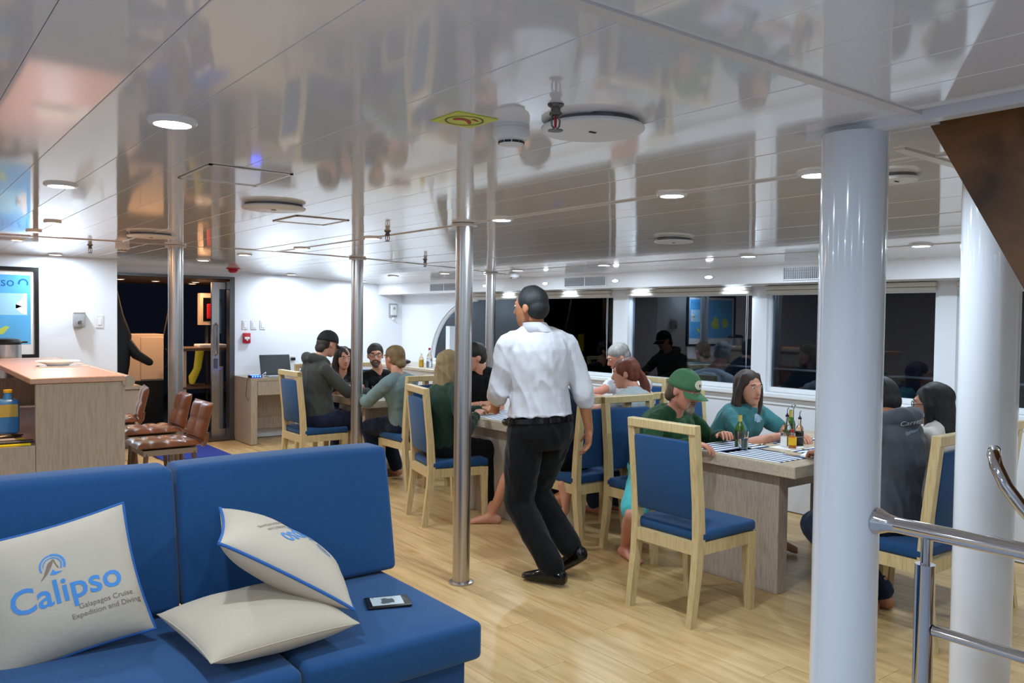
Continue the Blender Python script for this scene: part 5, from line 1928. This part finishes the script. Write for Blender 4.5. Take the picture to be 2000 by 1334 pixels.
person('smiling woman with long dark hair and a printed black top at the far table',
       W(3.72, 7.88, .55), at(668, 742, 8.42), at(670, 700, 8.38), (-.1, -.99, -.06), (0, -1),
       W(3.85, 7.42, .78), W(3.62, 7.42, .78), W(3.8, 7.6, .09), W(3.65, 7.6, .09),
       skin='skin', shirt='cloth_print', sleeve='short', pants='cloth_jean', hair='long', hairc='#2a1d18', k=.95)
person('man in an olive grey hoodie and black cap at the head of the far table',
       W(3.30, 7.24, .55), at(616, 712, 7.78), at(640, 672, 7.86), (.93, .15, -.28), (1, -.05),
       W(3.78, 7.42, .79), W(3.72, 7.00, .79), W(3.75, 7.38, .09), W(3.62, 7.12, .09),
       skin='skin', shirt='cloth_olive', pants='cloth_navy', hair='mullet', hairc='#2c221b', cap='cap_black', hood=True, build=1.1, fold=.014)

# phone held by the grey haired man
ph = tag(MB().rbox((-.004, -.037, -.075), (.004, .037, .075), .004, 2).build('phone', 'grey_plastic', None, True, W(4.72, 5.03, .93)), 'grey phone held by the grey haired man', 'phone')
ph.rotation_euler = (0, R(-35), R(5))


# prints on clothes
def on_mesh(o, origin, ex, ey, dr, off=.0015):
    bm = bmesh.new()
    bm.from_mesh(o.data)
    tree = BVHTree.FromBMesh(bm)
    bm.free()
    base = o.parent.location

    def fn(x, y):
        p = origin + ex * x + ey * y - base
        h = tree.ray_cast(p, dr)
        if h[0] is None:
            return p + dr * .3
        return h[0] - dr * off
    return fn


mat('print_white', '#c9ccd2', .8)
mat('print_pale', '#9fb6c9', .8)
so = SHIRTS['man in a dark grey hoodie sitting with his back turned behind the white pillar']
fn = on_mesh(so, W(4.09, 1.5, 1.03), V((.96, 0, .2)).normalized(), V((-.2, 0, .96)).normalized(), V((0, 1, 0)))
text_mesh('shirt_print', 'Carnegie Mellon', .034, fn, 'print_white', so, .012)
fn = on_mesh(so, W(4.10, 1.5, .988), V((.96, 0, .2)).normalized(), V((-.2, 0, .96)).normalized(), V((0, 1, 0)))
text_mesh('shirt_print', 'Information Networking', .025, fn, 'print_pale', so, .012)
so = SHIRTS['smiling dark haired woman in a teal shirt with her arms on the table']
fn = on_mesh(so, W(4.62, 2.9, .85), V((-1, 0, 0)), V((0, 0, 1)), V((0, 1, 0)))
flat_poly('shirt_print', [arc_band(-.04, 0, .028, .045, 0, PI), [(-.065, -.01), (-.015, -.01), (-.02, .02), (-.04, .028), (-.06, .02)]], fn, 'print_pale', so, .02)
so = SHIRTS['man in a green cap and green long sleeved shirt leaning on the nearest table']
cr, cc, hs, hf, hu = CAPS['man in a green cap and green long sleeved shirt leaning on the nearest table']
mat('patch_cream', '#d8ceb4', .8)
mat('patch_ink', '#3c4a32', .8)


def capmap(x, y):
    a = x / .1
    el = .42 + y / .1
    q = math.cos(el) ** .8
    return cc + hf * math.cos(a) * .1095 * 1.02 * q + hs * math.sin(a) * .0895 * 1.02 * q + hu * (.1055 * 1.02 * math.sin(el) - .007 * (1 - math.cos(a)))


flat_poly('cap_patch', [[(.046 * math.cos(i * PI / 12), .028 * math.sin(i * PI / 12)) for i in range(24)]], lambda x, y: capmap(x, y), 'patch_cream', cr, .01)
capmap2 = lambda x, y: capmap(x, y) + hf * .0012
flat_poly('patch_symbol', [[(-.006, -.014), (.002, -.016), (.006, -.006), (.012, -.002), (.004, .004), (-.002, .002), (-.010, .002)]], capmap2, 'patch_ink', cr, .01)
